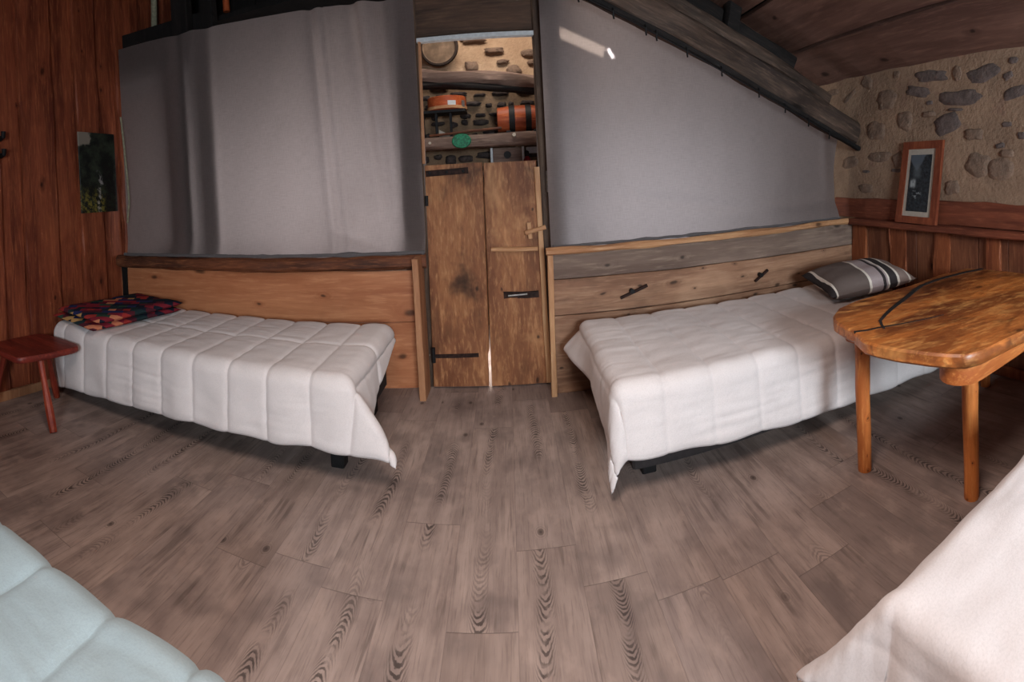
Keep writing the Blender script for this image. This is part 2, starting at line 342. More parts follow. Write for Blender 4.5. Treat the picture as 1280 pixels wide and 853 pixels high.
# ------------------------------------------------------------------ mesh helper
class MB:
    def __init__(s): s.v = []; s.f = []; s.mi = []
    def add(s, vs, fs, mi=0):
        o = len(s.v); s.v += [V(x) for x in vs]; s.f += [tuple(i+o for i in f) for f in fs]; s.mi += [mi]*len(fs); return s
    def box(s, lo, hi, mi=0, bev=0.):
        (a, b, c), (d, e, f) = lo, hi
        return s.beam(((a+d)/2, (b+e)/2, c), ((a+d)/2, (b+e)/2, f), d-a, e-b, (0, 1, 0), 1, 0, bev or .002, mi)
    def beam(s, p0, p1, w, h, up=(0, 0, 1), seg=8, jit=0., ch=.004, mi=0, seed=0, wf=None, bow=None):
        """bar from p0 to p1; h measured along up, w across; eight-sided chamfered section, uneven edges by jit"""
        p0, p1 = V(p0), V(p1); d = (p1-p0); up = V(up)
        ax = d.normalized(); side = ax.cross(up).normalized(); up = side.cross(ax).normalized()
        ch = min(ch, w*.45, h*.45)
        pr = [(-w/2+ch, -h/2), (w/2-ch, -h/2), (w/2, -h/2+ch), (w/2, h/2-ch), (w/2-ch, h/2), (-w/2+ch, h/2), (-w/2, h/2-ch), (-w/2, -h/2+ch)]
        vs, fs = [], []
        for i in range(seg+1):
            t = i/seg; c = p0+d*t
            k = wf(t) if wf else 1.
            if bow: c = c+V(bow)*(4*t*(1-t))
            for j, (x, y) in enumerate(pr):
                nx = mnoise.noise(V((t*d.length*4+seed*7.3, (j//2)*3.1, seed*1.7)))*jit
                ny = mnoise.noise(V((t*d.length*4+seed*3.1, (j//2)*5.3+9, seed*2.9)))*jit
                vs.append(c+side*(x*k+nx)+up*(y*k+ny))
        for i in range(seg):
            for j in range(8):
                a = i*8+j; b = i*8+(j+1) % 8
                fs.append((a, b, b+8, a+8))
        fs.append(tuple(range(7, -1, -1))); fs.append(tuple(seg*8+j for j in range(8)))
        return s.add(vs, fs, mi)
    def tube(s, pts, rad, n=10, mi=0, cap=True):
        pts = [V(p) for p in pts]
        if not hasattr(rad, '__len__'): rad = [rad]*len(pts)
        vs, fs = [], []; prev = None
        for i, p in enumerate(pts):
            tg = (pts[min(i+1, len(pts)-1)]-pts[max(i-1, 0)]).normalized()
            if prev is None:
                a = tg.cross(V((0, 0, 1)));
                if a.length < .05: a = tg.cross(V((1, 0, 0)))
                a.normalize()
            else:
                a = (prev-tg*prev.dot(tg)).normalized()
            prev = a; b = tg.cross(a)
            for j in range(n):
                th = 2*math.pi*j/n; vs.append(p+(a*math.cos(th)+b*math.sin(th))*rad[i])
        for i in range(len(pts)-1):
            for j in range(n):
                k = (j+1) % n; fs.append((i*n+j, i*n+k, (i+1)*n+k, (i+1)*n+j))
        if cap:
            fs.append(tuple(range(n-1, -1, -1))); fs.append(tuple((len(pts)-1)*n+j for j in range(n)))
        return s.add(vs, fs, mi)
    def prism(s, poly, z0, z1, ch=0., mi=0):
        """polygon in XY extruded in Z, top and bottom edges chamfered"""
        n = len(poly); cx = sum(p[0] for p in poly)/n; cy = sum(p[1] for p in poly)/n
        def ring(k, z): return [(cx+(x-cx)*k, cy+(y-cy)*k, z) for x, y in poly]
        r = max(math.hypot(x-cx, y-cy) for x, y in poly); k = 1-ch/r
        rs = [ring(k, z0), ring(1, z0+ch), ring(1, z1-ch), ring(k, z1)] if ch else [ring(1, z0), ring(1, z1)]
        vs = [v for rr in rs for v in rr]; fs = []
        for i in range(len(rs)-1):
            for j in range(n):
                a = i*n+j; b = i*n+(j+1) % n; fs.append((a, b, b+n, a+n))
        fs.append(tuple(range(n-1, -1, -1))); fs.append(tuple((len(rs)-1)*n+j for j in range(n)))
        return s.add(vs, fs, mi)
    def lathe(s, c, prof, ax='z', n=32, mi=0):
        """profile of (radius, height) turned about an axis through c"""
        c = V(c); vs, fs = [], []
        for r, h in prof:
            for j in range(n):
                t = 2*math.pi*j/n; q = (r*math.cos(t), r*math.sin(t), h)
                q = {'z': q, 'x': (q[2], q[0], q[1]), 'y': (q[0], q[2], q[1])}[ax]
                vs.append(c+V(q))
        for i in range(len(prof)-1):
            for j in range(n):
                a = i*n+j; b = i*n+(j+1) % n; fs.append((a, b, b+n, a+n))
        return s.add(vs, fs, mi)
    def grid(s, rows, mi=0):
        n = len(rows[0]); vs = [v for r in rows for v in r]; fs = []
        for i in range(len(rows)-1):
            for j in range(n-1):
                a = i*n+j; fs.append((a, a+1, a+n+1, a+n))
        return s.add(vs, fs, mi)

def wpos(o):
    p = V((0, 0, 0))
    while o is not None: p = p+o.location; o = o.parent
    return p

def obj(name, mb, mat, parent=None, smooth=False, origin=None, fix=True):
    """links the builder's mesh as ONE object; vertices are given in world space"""
    if parent is not None: org = wpos(parent)
    elif origin is not None: org = V(origin)
    else:
        lo = [min(v[i] for v in mb.v) for i in range(3)]; hi = [max(v[i] for v in mb.v) for i in range(3)]
        org = V(((lo[0]+hi[0])/2, (lo[1]+hi[1])/2, lo[2]))
    me = bpy.data.meshes.new(name); me.from_pydata([v-org for v in mb.v], [], mb.f)
    mats = mat if isinstance(mat, (list, tuple)) else [mat]
    for m in mats: me.materials.append(m)
    me.polygons.foreach_set('material_index', mb.mi)
    me.validate()
    if fix:
        import bmesh
        bm = bmesh.new(); bm.from_mesh(me); bmesh.ops.recalc_face_normals(bm, faces=bm.faces); bm.to_mesh(me); bm.free()
    if smooth:
        me.polygons.foreach_set('use_smooth', [True]*len(me.polygons))
        if smooth != 'all':
            try: me.set_sharp_from_angle(angle=math.radians(42))
            except Exception: pass
    me.update()
    o = bpy.data.objects.new(name, me); COL.objects.link(o)
    if parent is not None: o.parent = parent
    else: o.location = org
    return o

def tag(o, label, cat, group=None):
    o['label'] = label; o['category'] = cat
    if group: o['group'] = group
    return o
def empty(name, loc, label, cat, group=None):
    o = bpy.data.objects.new(name, None); COL.objects.link(o); o.location = loc; o.empty_display_size = .1
    return tag(o, label, cat, group)
def struct(name, mb, mat, parent=None, smooth=False):
    o = obj(name, mb, mat, parent, smooth, origin=(0, 0, 0) if parent is None else None)
    if parent is None: o['kind'] = 'structure'
    return o
def nz(a, b=0., c=0.): return mnoise.noise(V((a, b, c)))

# ------------------------------------------------------------------ camera (a swept phone panorama: cylindrical)
f, y0, x0, roll, pitch = 598.26, 240.19, 634.04, .0516, -.0229
cam = bpy.data.cameras.new('camera'); co = bpy.data.objects.new('camera', cam); COL.objects.link(co)
cam.type = 'PANO'; cam.panorama_type = 'CENTRAL_CYLINDRICAL'
cam.central_cylindrical_range_u_min = -x0/f; cam.central_cylindrical_range_u_max = (1280-x0)/f
cam.central_cylindrical_range_v_min = -(853-y0)/f; cam.central_cylindrical_range_v_max = y0/f
cam.central_cylindrical_radius = 1.
cam.clip_start = .02
ca, sa, cp, sp = math.cos(roll), math.sin(roll), math.cos(pitch), math.sin(pitch)
rx, ry, rz = (ca, sa*sp, -sa*cp), (sa, -ca*sp, ca*cp), (0, cp, sp)
Mx = Matrix([(rx[i], ry[i], -rz[i]) for i in range(3)]).to_4x4(); Mx.translation = (0, 0, 1.4)
co.matrix_world = Mx; sc.camera = co

# ------------------------------------------------------------------ the setting
struct('floor', MB().box((-3.4, -2.6, -.06), (2.95, 4.9, 0)), M['floor'])

# left wall: waney vertical boards, every other one standing proud
mb = MB(); mb.box((XL-.14, -2.5, -.02), (XL-.05, 4.85, 4.9))
edges = [-2.5, -2.1, -1.75, -1.3, -.95, -.5, -.15, .22, .5, .86, 1.1, 1.42, 1.74, 1.966, 2.255, 2.52, 2.74, 3.0, 3.3, 3.7, 4.1, 4.5, 4.85]
for i in range(len(edges)-1):
    a, b = edges[i], edges[i+1]; pr = .03 if i % 2 else .0
    mb.beam((XL-.028+pr, (a+b)/2, 0), (XL-.028+pr, (a+b)/2, 4.85), .045, b-a+(.02 if i % 2 else -.02), (0, 1, 0), 40, .014, .006, 0, i)
struct('wall_left', mb, M['redwall'])
mb = MB().beam((XL+.02, -2.4, .03), (XL+.02, 2.93, .03), .03, .07, (0, 0, 1), 20, .004, .006)
struct('baseboard_left', mb, M['pale_y'])

# right wall: lime mortar with bedded stones showing through
mb = MB()
NY, NZ = 90, 36
mb.grid([[(XR+.012*nz(y*1.3, z*1.3, 3)+.006*nz(y*5, z*5, 1), y, z) for y in [-2.5+7.35*j/NY for j in range(NY+1)]] for z in [1.05+1.35*i/NZ for i in range(NZ+1)]])
mb.box((XR+.05, -2.5, -.02), (XR+.2, 4.85, 2.5))
ST = [(650,195,145,55,-5,1),(770,185,40,75,0,2),(880,185,155,85,8,1),(1018,125,40,35,0,1),(995,195,50,40,20,1),(500,190,35,35,0,2),(590,265,120,50,-12,1),(455,300,90,95,0,2),(780,290,195,75,-3,1),(1025,270,120,60,15,1),(645,315,30,20,0,1),(640,365,60,30,0,2),(535,395,75,90,0,2),(725,405,120,100,15,1),(760,345,70,15,-5,1),(410,440,80,100,0,2),(295,285,70,30,30,2),(215,270,60,30,0,2),(370,225,60,60,-30,2),(840,455,90,60,0,2),(990,410,50,25,0,1),(1055,460,40,40,0,1),(960,505,50,25,10,1),(860,590,110,110,-10,2),(960,610,120,110,10,2),(990,540,70,40,0,2),(420,555,110,50,0,2),(510,570,60,80,20,2),(500,615,50,20,0,1),(295,580,80,55,10,2),(365,620,40,15,0,1),(365,695,70,50,0,2),(745,690,70,75,0,2)]
def ray(px, py):
    th = (px-x0)/f; v = -(py-y0)/f
    return V(rx)*math.sin(th)+V(ry)*v+V(rz)*math.cos(th)
def on_x(px, py, X):
    d = ray(px, py); return V((0, 0, 1.4))+d*(X/d.x)
def lump(mb, c, eu, ev, en, w, h, seed, mi, bulge=.02):
    n, k = 22, 4; vs, fs = [c+en*bulge], []
    for i in range(1, k+1):
        r = i/k
        for j in range(n):
            t = 2*math.pi*j/n
            q = max(abs(math.cos(t)), abs(math.sin(t)))**.45
            rr = r/q*(1+.30*nz(math.cos(t)*1.6+seed*5, math.sin(t)*1.6, seed))*.5
            vs.append(c+eu*(math.cos(t)*rr*w)+ev*(math.sin(t)*rr*h)+en*(bulge*(1-r**3)-.012*(i == k)+.006*nz(j, i, seed)*(i < k)))
    for j in range(n): fs.append((0, 1+j, 1+(j+1) % n))
    for i in range(k-1):
        for j in range(n):
            a = 1+i*n+j; b = 1+i*n+(j+1) % n; fs.append((a, a+n, b+n, b))
    mb.add(vs, fs, mi)
for i, (cx, cy, w, h, r, k) in enumerate(ST):
    px, py = 980+cx/3.553, 40+cy/3.553
    c = on_x(px, py, XR); l = on_x(px-w/7.1, py, XR); u = on_x(px, py-h/7.1, XR)
    ww = (l-c).length*2; hh = (u-c).length*2; rr = math.radians(r)
    eu = V((0, -math.cos(rr), math.sin(rr))); ev = V((0, math.sin(rr), math.cos(rr)))
    lump(mb, c+V((-.002, 0, 0)), eu, ev, V((-1, 0, 0)), ww*1.05, hh*1.05, i+1, k, .009)
R2 = random.Random(11)
for i in range(34):                         # the rest of the wall, towards the window
    y, z = R2.uniform(-2.3, 1.25), R2.uniform(1.2, 2.08)
    lump(mb, V((XR-.002, y, z)), V((0, -1, 0)), V((0, 0, 1)), V((-1, 0, 0)), R2.uniform(.08, .3), R2.uniform(.06, .15), 60+i, R2.choice((1, 1, 2)), .012)
struct('wall_right', mb, [M['mortar'], M['stone'], M['stone2']], smooth=True)

# dado on the right wall
mb = MB()
yy = [-2.4]
while yy[-1] < 3.05: yy.append(min(yy[-1]+R2.uniform(.2, .3), 3.06))
for i in range(len(yy)-1):
    mb.beam((XR-.012, (yy[i]+yy[i+1])/2, .0), (XR-.012, (yy[i]+yy[i+1])/2, .93), .03, yy[i+1]-yy[i]-.004, (0, 1, 0), 6, .003, .003, 0, i)
for i, (a, b) in enumerate([(3.06, 2.89), (2.613, 2.451), (2.167, 2.029), (1.72, 1.61), (1.26, 1.12), (.8, .66), (.3, .18), (-.2, -.33), (-.8, -.92), (-1.4, -1.53)]):
    mb.beam((XR-.035, (a+b)/2, .0), (XR-.035, (a+b)/2, .93), .022, abs(a-b), (0, 1, 0), 14, .016, .004, 1, 40+i)
struct('trim_1', mb, [M['dado'], M['batten']])
mb = MB().beam((XR-.05, -2.4, .95), (XR-.05, 3.06, .95), .12, .045, (0, 0, 1), 30, .008, .008, 0, 3)
struct('trim_2', mb, M['dadored'])
mb = MB().beam((XR-.008, -2.4, 1.06), (XR-.008, 3.3, 1.06), .03, .165, (0, 0, 1), 44, .018, .006, 0, 5)
struct('trim_3', mb, M['dadored'])
mb = MB().beam((XR-.045, -2.4, .035), (XR-.045, 3.0, .035), .03, .07, (0, 0, 1), 10, .003, .006)
struct('baseboard_right', mb, M['batten'])

# ceiling: wide boards running away from us on the roof slope, open joints between
def roof(x): return 2.15+.45*(XR-x)
mb = MB(); mb.beam((XR+.3, 1.15, roof(XR+.3)+.12), (XL-.2, 1.15, roof(XL-.2)+.12), 7.6, .04, (0, 0, 1), 1, 0, .002, 1)
xs = [2.9, 2.29, 1.80, 1.28, .75, .2, -.35, -.9, -1.45, -2., -2.6, -3.2]
for i in range(len(xs)-1):
    a, b = xs[i], xs[i+1]
    p = (a+b)/2; ln = (a-b)/math.cos(math.atan(.45))-.03
    mb.beam((p, -2.5, roof(p)+.03), (p, 4.85, roof(p)+.03), ln, .045, (.41, 0, .91), 30, .008, .006, 0, 20+i)
struct('ceiling', mb, [M['ceiling'], M['void']])

# front wall (behind the camera) with the window that lights the room
mb = MB()
wx0, wx1, wz0, wz1 = -.9, 1.5, .95, 2.15
for lo, hi in [((-3.3, -2.6, 0), (wx0, -2.45, 5.)), ((wx1, -2.6, 0), (2.95, -2.45, 5.)), ((wx0, -2.6, 0), (wx1, -2.45, wz0)), ((wx0, -2.6, wz1), (wx1, -2.45, 5.))]: mb.box(lo, hi)
struct('wall_front', mb, M['dado'])
mb = MB()
for lo, hi in [((wx0, -2.58, wz0), (wx1, -2.48, wz0+.06)), ((wx0, -2.58, wz1-.06), (wx1, -2.48, wz1)), ((wx0, -2.58, wz0), (wx0+.06, -2.48, wz1)), ((wx1-.06, -2.58, wz0), (wx1, -2.48, wz1)), ((.28, -2.57, wz0), (.34, -2.49, wz1))]: mb.box(lo, hi)
win = struct('window_1', mb, M['batten'])
obj('pane', MB().box((wx0+.05, -2.535, wz0+.05), (wx1-.05, -2.53, wz1-.05)), M['glass'], win)

# far room beyond the partition: rubble wall, plastered above
mb = MB(); YF = 4.65
NX, NZ = 60, 40
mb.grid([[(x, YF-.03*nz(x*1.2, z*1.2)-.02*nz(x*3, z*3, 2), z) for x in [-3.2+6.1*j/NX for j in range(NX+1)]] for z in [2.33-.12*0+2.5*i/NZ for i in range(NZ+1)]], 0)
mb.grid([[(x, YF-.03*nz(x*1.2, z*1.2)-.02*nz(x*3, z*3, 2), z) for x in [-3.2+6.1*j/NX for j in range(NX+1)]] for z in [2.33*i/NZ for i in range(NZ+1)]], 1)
for v_ in mb.v:
    if v_.z > .5: v_.z -= .12*max(-1.2, min(1., v_.x))*max(0., 1-abs(v_.z-2.33)/1.6)
mb.box((-3.3, YF+.05, -.02), (2.95, YF+.25, 5.), 1)
R3 = random.Random(5)
z = 1.30
while z < 2.3:
    x = -1.2+R3.uniform(0, .1)
    h = R3.uniform(.05, .10)
    while x < .9:
        w = R3.uniform(.05, .2)
        lump(mb, V((x+w/2, YF-.03, z+R3.uniform(-.02, .02))), V((1, 0, 0)), V((0, 0, 1)), V((0, -1, 0)), w*.95, h*R3.uniform(.6, 1.05), R3.random()*90, 2, .035)
        x += w+R3.uniform(.015, .06)
    z += h+R3.uniform(.02, .04)
for (x, zz, w, h, k) in [(.12, 2.46, .14, .10, 4), (.28, 2.62, .16, .07, 4), (-.28, 2.52, .14, .10, 3), (-.05, 2.66, .2, .06, 4), (-.25, 2.78, .25, .06, 4), (.3, 2.53, .1, .05, 4), (-.6, 2.36, .2, .08, 3), (.45, 2.4, .2, .1, 3), (.02, 2.55, .12, .05, 4)]:
    lump(mb, V((x, YF-.035, zz)), V((1, 0, 0)), V((0, 0, 1)), V((0, -1, 0)), w, h, x*7+zz, k, .02)
struct('wall_back', mb, [M['mortar_far'], M['mortar_low'], M['stone3'], M['stone2'], M['stone2']], smooth=True)
# added dark screen behind the left curtain, standing for the black roof space
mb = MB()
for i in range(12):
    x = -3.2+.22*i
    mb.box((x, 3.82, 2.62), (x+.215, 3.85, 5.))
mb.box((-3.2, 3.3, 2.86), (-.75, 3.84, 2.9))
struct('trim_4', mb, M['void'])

# partition: left board wall under the curtain (it swings a little towards us at its left end)
def LY(x, off=0.): return 3.25+.119*(x+.55)+off
def lbeam(mb, x0_, x1_, zc, w, h, off=0., **k):
    return mb.beam((x0_, LY(x0_, off), zc), (x1_, LY(x1_, off), zc), w, h, (0, 0, 1), **k)
mb = MB()
lbeam(mb, -3.1, -.6, .645, .03, .36, .0, seg=20, jit=.006, ch=.004, seed=1)
lbeam(mb, -3.1, -.6, .23, .03, .46, .012, seg=12, jit=.004, ch=.004, seed=2)
lbeam(mb, -3.1, -.6, .875, .03, .09, .03, seg=4, jit=.0, ch=.004, seed=2)
struct('wall_back_left', mb, M['panel'])
mb = MB(); lbeam(mb, -3.105, -.575, .885, .11, .10, -.025, seg=40, jit=.014, ch=.02, seed=4)
struct('trim_5', mb, M['sill'])
mb = MB().beam((-3.06, 2.945, 0), (-3.06, 2.945, .84), .06, .05, (0, 1, 0), 6, .006, .006)
struct('trim_6', mb, M['void'])

# partition: right board wall, three stacked old boards
mb = MB()
for i, (a, b, m) in enumerate([(.0, .505, 0), (.512, .742, 0), (.748, .935, 1)]):
    mb.beam((.238, 3.085, (a+b)/2), (2.70, 3.085, (a+b)/2), .03, b-a, (0, 0, 1), 24, .005, .003, m, 11+i)
mb.beam((.238, 3.11, .47), (2.70, 3.11, .47), .012, .94, (0, 0, 1), 2, 0, .002, 1)
struct('wall_back_right', mb, [M['oldboard'], M['greyboard']])
mb = MB().beam((.228, 3.055, .932), (2.705, 3.055, .952), .05, .044, (0, 0, 1), 44, .010, .012, 0, 8, bow=(0, 0, -.004))
struct('trim_7', mb, M['palex'])
mb = MB().beam((.236, 3.04, 0), (.252, 3.04, .912), .03, .036, (1, 0, 0), 12, .003, .004, 0, 3)
struct('trim_8', mb, M['pale'])

# end board beside the door on the left
mb = MB().beam((-.615, 3.13, 0), (-.618, 3.13, .925), .042, .2, (0, 1, 0), 12, .004, .004, 0, 6)
struct('trim_9', mb, M['pale_y'])

# door posts, lintel, jamb lath
mb = MB().beam((-.65, 3.32, 0), (-.645, 3.32, 3.0), .16, .13, (0, 1, 0), 24, .006, .01, 0, 1)
struct('trim_10', mb, M['post'])
mb = MB().beam((.318, 3.32, 0), (.312, 3.32, 3.0), .175, .13, (0, 1, 0), 24, .006, .01, 0, 2)
struct('trim_11', mb, M['post'])
mb = MB().beam((-.58, 3.30, 2.555), (.24, 3.30, 2.555), .05, .27, (0, 0, 1), 14, .004, .006, 0, 2)
mb.beam((-.58, 3.31, 2.86), (.24, 3.31, 2.86), .05, .32, (0, 0, 1), 14, .004, .006, 0, 5)
struct('trim_12', mb, M['lintel'])
mb = MB().beam((-.565, 3.272, 2.398), (.232, 3.272, 2.392), .05, .03, (0, 0, 1), 6, .002, .003)
struct('trim_13', mb, M['white'])
mb = MB().beam((-.562, 3.262, 1.55), (-.548, 3.262, 2.385), .018, .03, (0, 1, 0), 8, .002, .003)
struct('trim_14', mb, M['pale_y'])
mb = MB().beam((.218, 3.215, .02), (.205, 3.215, 1.485), .036, .025, (0, 1, 0), 16, .003, .004, 0, 9)
struct('trim_15', mb, M['pale'])

# posts behind the left curtain, seen as silhouettes through the cloth
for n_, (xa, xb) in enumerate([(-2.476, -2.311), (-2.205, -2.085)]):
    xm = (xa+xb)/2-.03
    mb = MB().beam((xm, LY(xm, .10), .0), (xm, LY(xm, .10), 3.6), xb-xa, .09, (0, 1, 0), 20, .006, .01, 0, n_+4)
    struct('trim_%d' % (16+n_), mb, M['void'])  # near black so the posts sink into the unlit roof space
mb = MB(); lbeam(mb, -3.1, -2.25, 2.62, .03, .62, .16, seg=6, jit=.004, seed=3)  # board added behind the cloth to darken its upper left
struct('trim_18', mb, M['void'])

# ------------------------------------------------------------------ the half-height door
def plank(xa0, xb0, xa1, xb1, z0_, z1_, notch=False, seed=0):
    """door plank with slightly uneven edges; x limits at the bottom and at the top"""
    mb = MB(); n = 30; rows = []
    for y in (3.228, 3.264):
        for i in range(n+1):
            t = i/n; z = z0_+(z1_-z0_)*t
            a = xa0+(xa1-xa0)*t+.002*nz(t*9, seed); b = xb0+(xb1-xb0)*t+.002*nz(t*9, seed+4)
            if notch and z < .27: b -= .012*min(1, (.27-z)/.05)
            rows.append([(a, y, z), (a+.004, y-.004 if y < 3.24 else y, z), (b-.004, y-.004 if y < 3.24 else y, z), (b, y, z)])
    k = n+1; vs = [v for r in rows for v in r]; fs = []
    for s_ in (0, 1):
        for i in range(n):
            for j in range(3):
                a = (s_*k+i)*4+j; fs.append((a, a+1, a+5, a+4) if s_ == 0 else (a+4, a+5, a+1, a))
    for i in range(n):
        a = i*4; b = (k+i)*4; fs.append((a+4, a, b, b+4)[::-1]); fs.append((a+3, a+7, b+7, b+3)[::-1])
    fs.append((0, 1, 2, 3, k*4+3, k*4+2, k*4+1, k*4)); t_ = n*4; u_ = (k+n)*4
    fs.append((t_, t_+1, t_+2, t_+3, u_+3, u_+2, u_+1, u_))
    return mb.add(vs, fs)
door = bpy.data.objects.new('door_1', None); COL.objects.link(door); door.location = (-.19, 3.25, 0); door['kind'] = 'structure'
obj('door_plank', plank(-.572, -.180, -.553, -.158, .014, 1.535, True, 1), M['door'], door)
obj('door_plank', plank(-.172, .212, -.152, .205, .012, 1.53, False, 7), M['door'], door)
s1 = obj('dark_strip', MB().beam((-.545, 3.216, 1.478), (-.255, 3.216, 1.486), .008, .04, (0, 0, 1), 10, .003, .003), M['rust'], door); s1['label'] = 'rusted iron upper strap hinge'
nb = MB()
for x in (-.52, -.4, -.29): nb.lathe((x, 3.212, 1.482), [(.0, -.008), (.008, -.006), (.01, 0.0)], 'y', 10)
obj('nail', nb, M['black'], s1)
obj('pintle', MB().tube([(-.558, 3.20, .19), (-.558, 3.20, .29)], .014, 10), M['black'], door)
obj('dark_strip', MB().beam((-.55, 3.221, .225), (-.25, 3.221, .228), .003, .026, (0, 0, 1), 10, .003, .001), M['rust'], door)  # thin strip standing in for a dark reddish mark on the wood
obj('pintle', MB().tube([(-.548, 3.20, 1.26), (-.546, 3.20, 1.33)], .012, 10), M['black'], door)
ld = obj('ledge_bar', MB().beam((-.128, 3.20, .948), (.185, 3.20, .934), .04, .026, (0, 0, 1), 12, .006, .006), M['palex'], door)
lt = obj('latch', MB().beam((.140, 3.213, 1.005), (.134, 3.213, 1.115), .03, .022, (0, 1, 0), 6, .002, .004), M['pale'], door); lt['label'] = 'pale wooden turning latch in the form of a cross'
obj('crossbar', MB().beam((.105, 3.186, 1.048), (.245, 3.186, 1.080), .022, .028, (0, 0, 1), 8, .003, .005), M['palex'], lt)
lk = obj('lock_plate', MB().beam((-.06, 3.222, .622), (.178, 3.222, .628), .004, .045, (0, 0, 1), 24, .018, .002, 0, 2), M['rust'], door)
obj('bolt', MB().tube([(-.03, 3.208, .627), (.10, 3.208, .632)], .006, 8), M['steel'], lk)

# ------------------------------------------------------------------ roof timbers on the partition line
mb = MB().beam((.35, 3.05, 2.745), (2.712, 3.05, 1.675), .15, .205, (0, 0, 1), 40, .014, .03, 0, 3)
raf = tag(obj('rafter', mb, M['rafter'], smooth=True), 'long brown sloping roof beam above the right curtain, ending at the stone wall', 'beam')
mb = MB().beam((.3, 3.0, 2.655), (2.72, 3.0, 1.555), .05, .035, (0, 0, 1), 30, .006, .006, 0, 6)
obj('batten', mb, M['rafter_dark'], raf)
mb = MB().beam((.75, 3.16, 2.80), (2.52, 3.16, 1.965), .1, .1, (0, 0, 1), 30, .012, .02, 0, 9)
tag(obj('rafter', mb, M['rafter'], smooth=True), 'thin brown sloping pole lying on top of the long roof beam', 'beam')
mb = MB().beam((1.0, 3.29, 2.78), (2.24, 3.29, 2.215), .13, .2, (0, 0, 1), 20, .012, .02, 0, 12)
tag(obj('rafter', mb, M['rafter_dark'], smooth=True), 'short blackened roof beam with cut end below the ceiling boards', 'beam')
mb = MB().beam((1.62, 3.2, 2.30), (1.78, 3.2, 3.1), .12, .12, (0, 1, 0), 10, .01, .015, 0, 14)
tag(obj('roof_post', mb, M['rafter_dark'], smooth=True), 'blackened upright timber rising from the roof beams to the ceiling', 'post')

# ------------------------------------------------------------------ curtains
def curtain(xa, xb, zb, zt, yf, fold, nu=150, nv=90, edge=None):
    rows = []
    for j in range(nv+1):
        v = j/nv; row = []
        for i in range(nu+1):
            u = i/nu; x = xa+(xb-xa)*u
            b, t = zb(x), zt(x); z = b+(t-b)*v
            if edge: x = edge(u, v, x, z)
            y = yf(x)+fold(x, z, u, v)
            row.append((x, y, z))
        rows.append(row)
    return MB().grid(rows)
def foldL(x, z, u, v):
    g = lambda c, w: math.exp(-((x-c)/w)**2)
    dn = 1-v
    y = .012*nz(x*2.2, z*.5, 4)+.006*nz(x*6, z*1.2, 8)
    y += -.02*g(-1.23+.10*dn, .05)*(.4+.6*v)+.025*g(-1.31+.09*dn, .03)
    y += .014*g(-1.21+.10*dn, .011)-.010*g(-.96+.20*dn, .012)*v+.010*math.exp(-((z-1.62-.05*x)/.012)**2)*g(-1.15, .25)+.014*math.exp(-((z-1.12+.35*(x+1.25))/.04)**2)*g(-1.1, .18)
    y += .022*g(-1.02+.18*dn, .06)-.03*g(-.93+.14*dn, .05)*(.3+v*.7)+.03*g(-.80+.03*dn, .06)
    y += .02*g(-2.42, .05)-.02*g(-2.26, .05)+.02*g(-2.14, .05)
    if v < .10:                                    # hem rolls forward and sags in scallops on the sill
        k = (1-v/.10); y -= .035*k*k*(1+.5*math.sin(x*9))
    return y
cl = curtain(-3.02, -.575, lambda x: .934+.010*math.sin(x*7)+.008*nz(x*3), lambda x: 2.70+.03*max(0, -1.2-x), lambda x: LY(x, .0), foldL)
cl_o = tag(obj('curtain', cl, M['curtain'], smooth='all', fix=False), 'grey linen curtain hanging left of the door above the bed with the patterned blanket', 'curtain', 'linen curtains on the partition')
def hem(xa, xb, zf, yf, r, seed):
    pts = [(x, yf(x)+.004*nz(x*9, seed), zf(x)+.006*abs(nz(x*6, seed, 2))) for x in [xa+(xb-xa)*i/80 for i in range(81)]]
    return MB().tube(pts, [r*(.75+.9*max(0, nz(p[0]*5, seed, 7))+.25*nz(p[0]*17, seed)) for p in pts], 8)
hm = obj('hem', hem(-3.02, -.58, lambda x: .947, lambda x: LY(x, -.055), .016, 3), M['hem'], cl_o, smooth='all'); hm['label'] = 'dark rolled bottom hem'
def ztop(x): return 2.60-.4535*(x-.35)
def foldR(x, z, u, v):
    g = lambda c, w: math.exp(-((x-c)/w)**2)
    y = .008*nz(x*1.7, z*.7, 14)+.005*nz(x*5, z*1.5, 18)
    y += .02*math.exp(-((z-1.10-.03*(x-1.9))/.06)**2)*(1/(1+math.exp(-(x-1.8)*7)))
    y += -.015*math.exp(-((z-1.18+.16*(x-1.3))/.05)**2)*g(1.35, .5)
    y += .02*g(2.5, .05)*v
    return y
def edgeR(u, v, x, z):
    return x-.06*math.sin(math.pi*min(1, v*1.0))*(u**12)
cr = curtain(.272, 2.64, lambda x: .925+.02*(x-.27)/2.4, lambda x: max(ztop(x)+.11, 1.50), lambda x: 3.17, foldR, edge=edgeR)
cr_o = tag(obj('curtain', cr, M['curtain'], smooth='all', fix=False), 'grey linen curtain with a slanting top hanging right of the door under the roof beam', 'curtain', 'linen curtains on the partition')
hm = obj('hem', hem(.28, 2.62, lambda x: .948+.02*(x-.27)/2.4, lambda x: 3.145, .013, 8), M['hem'], cr_o, smooth='all'); hm['label'] = 'dark rolled bottom hem'
obj('curtain_wire', MB().tube([(.42, 2.965, 2.575), (1.4, 2.965, 2.115), (2.45, 2.965, 1.645)], .005, 6), M['black'], cr_o)
for x in (.5, .72, .93, 1.0, 1.21, 1.46, 1.75, 1.97, 2.18, 2.38):
    z = 2.575-.4577*(x-.42)
    hk = MB().tube([(x, 2.97, z+.02), (x, 2.962, z), (x, 2.968, z-.03), (x+.006, 2.978, z-.045)], .006, 6)
    obj('curtain_hook', hk, M['black'], cr_o)
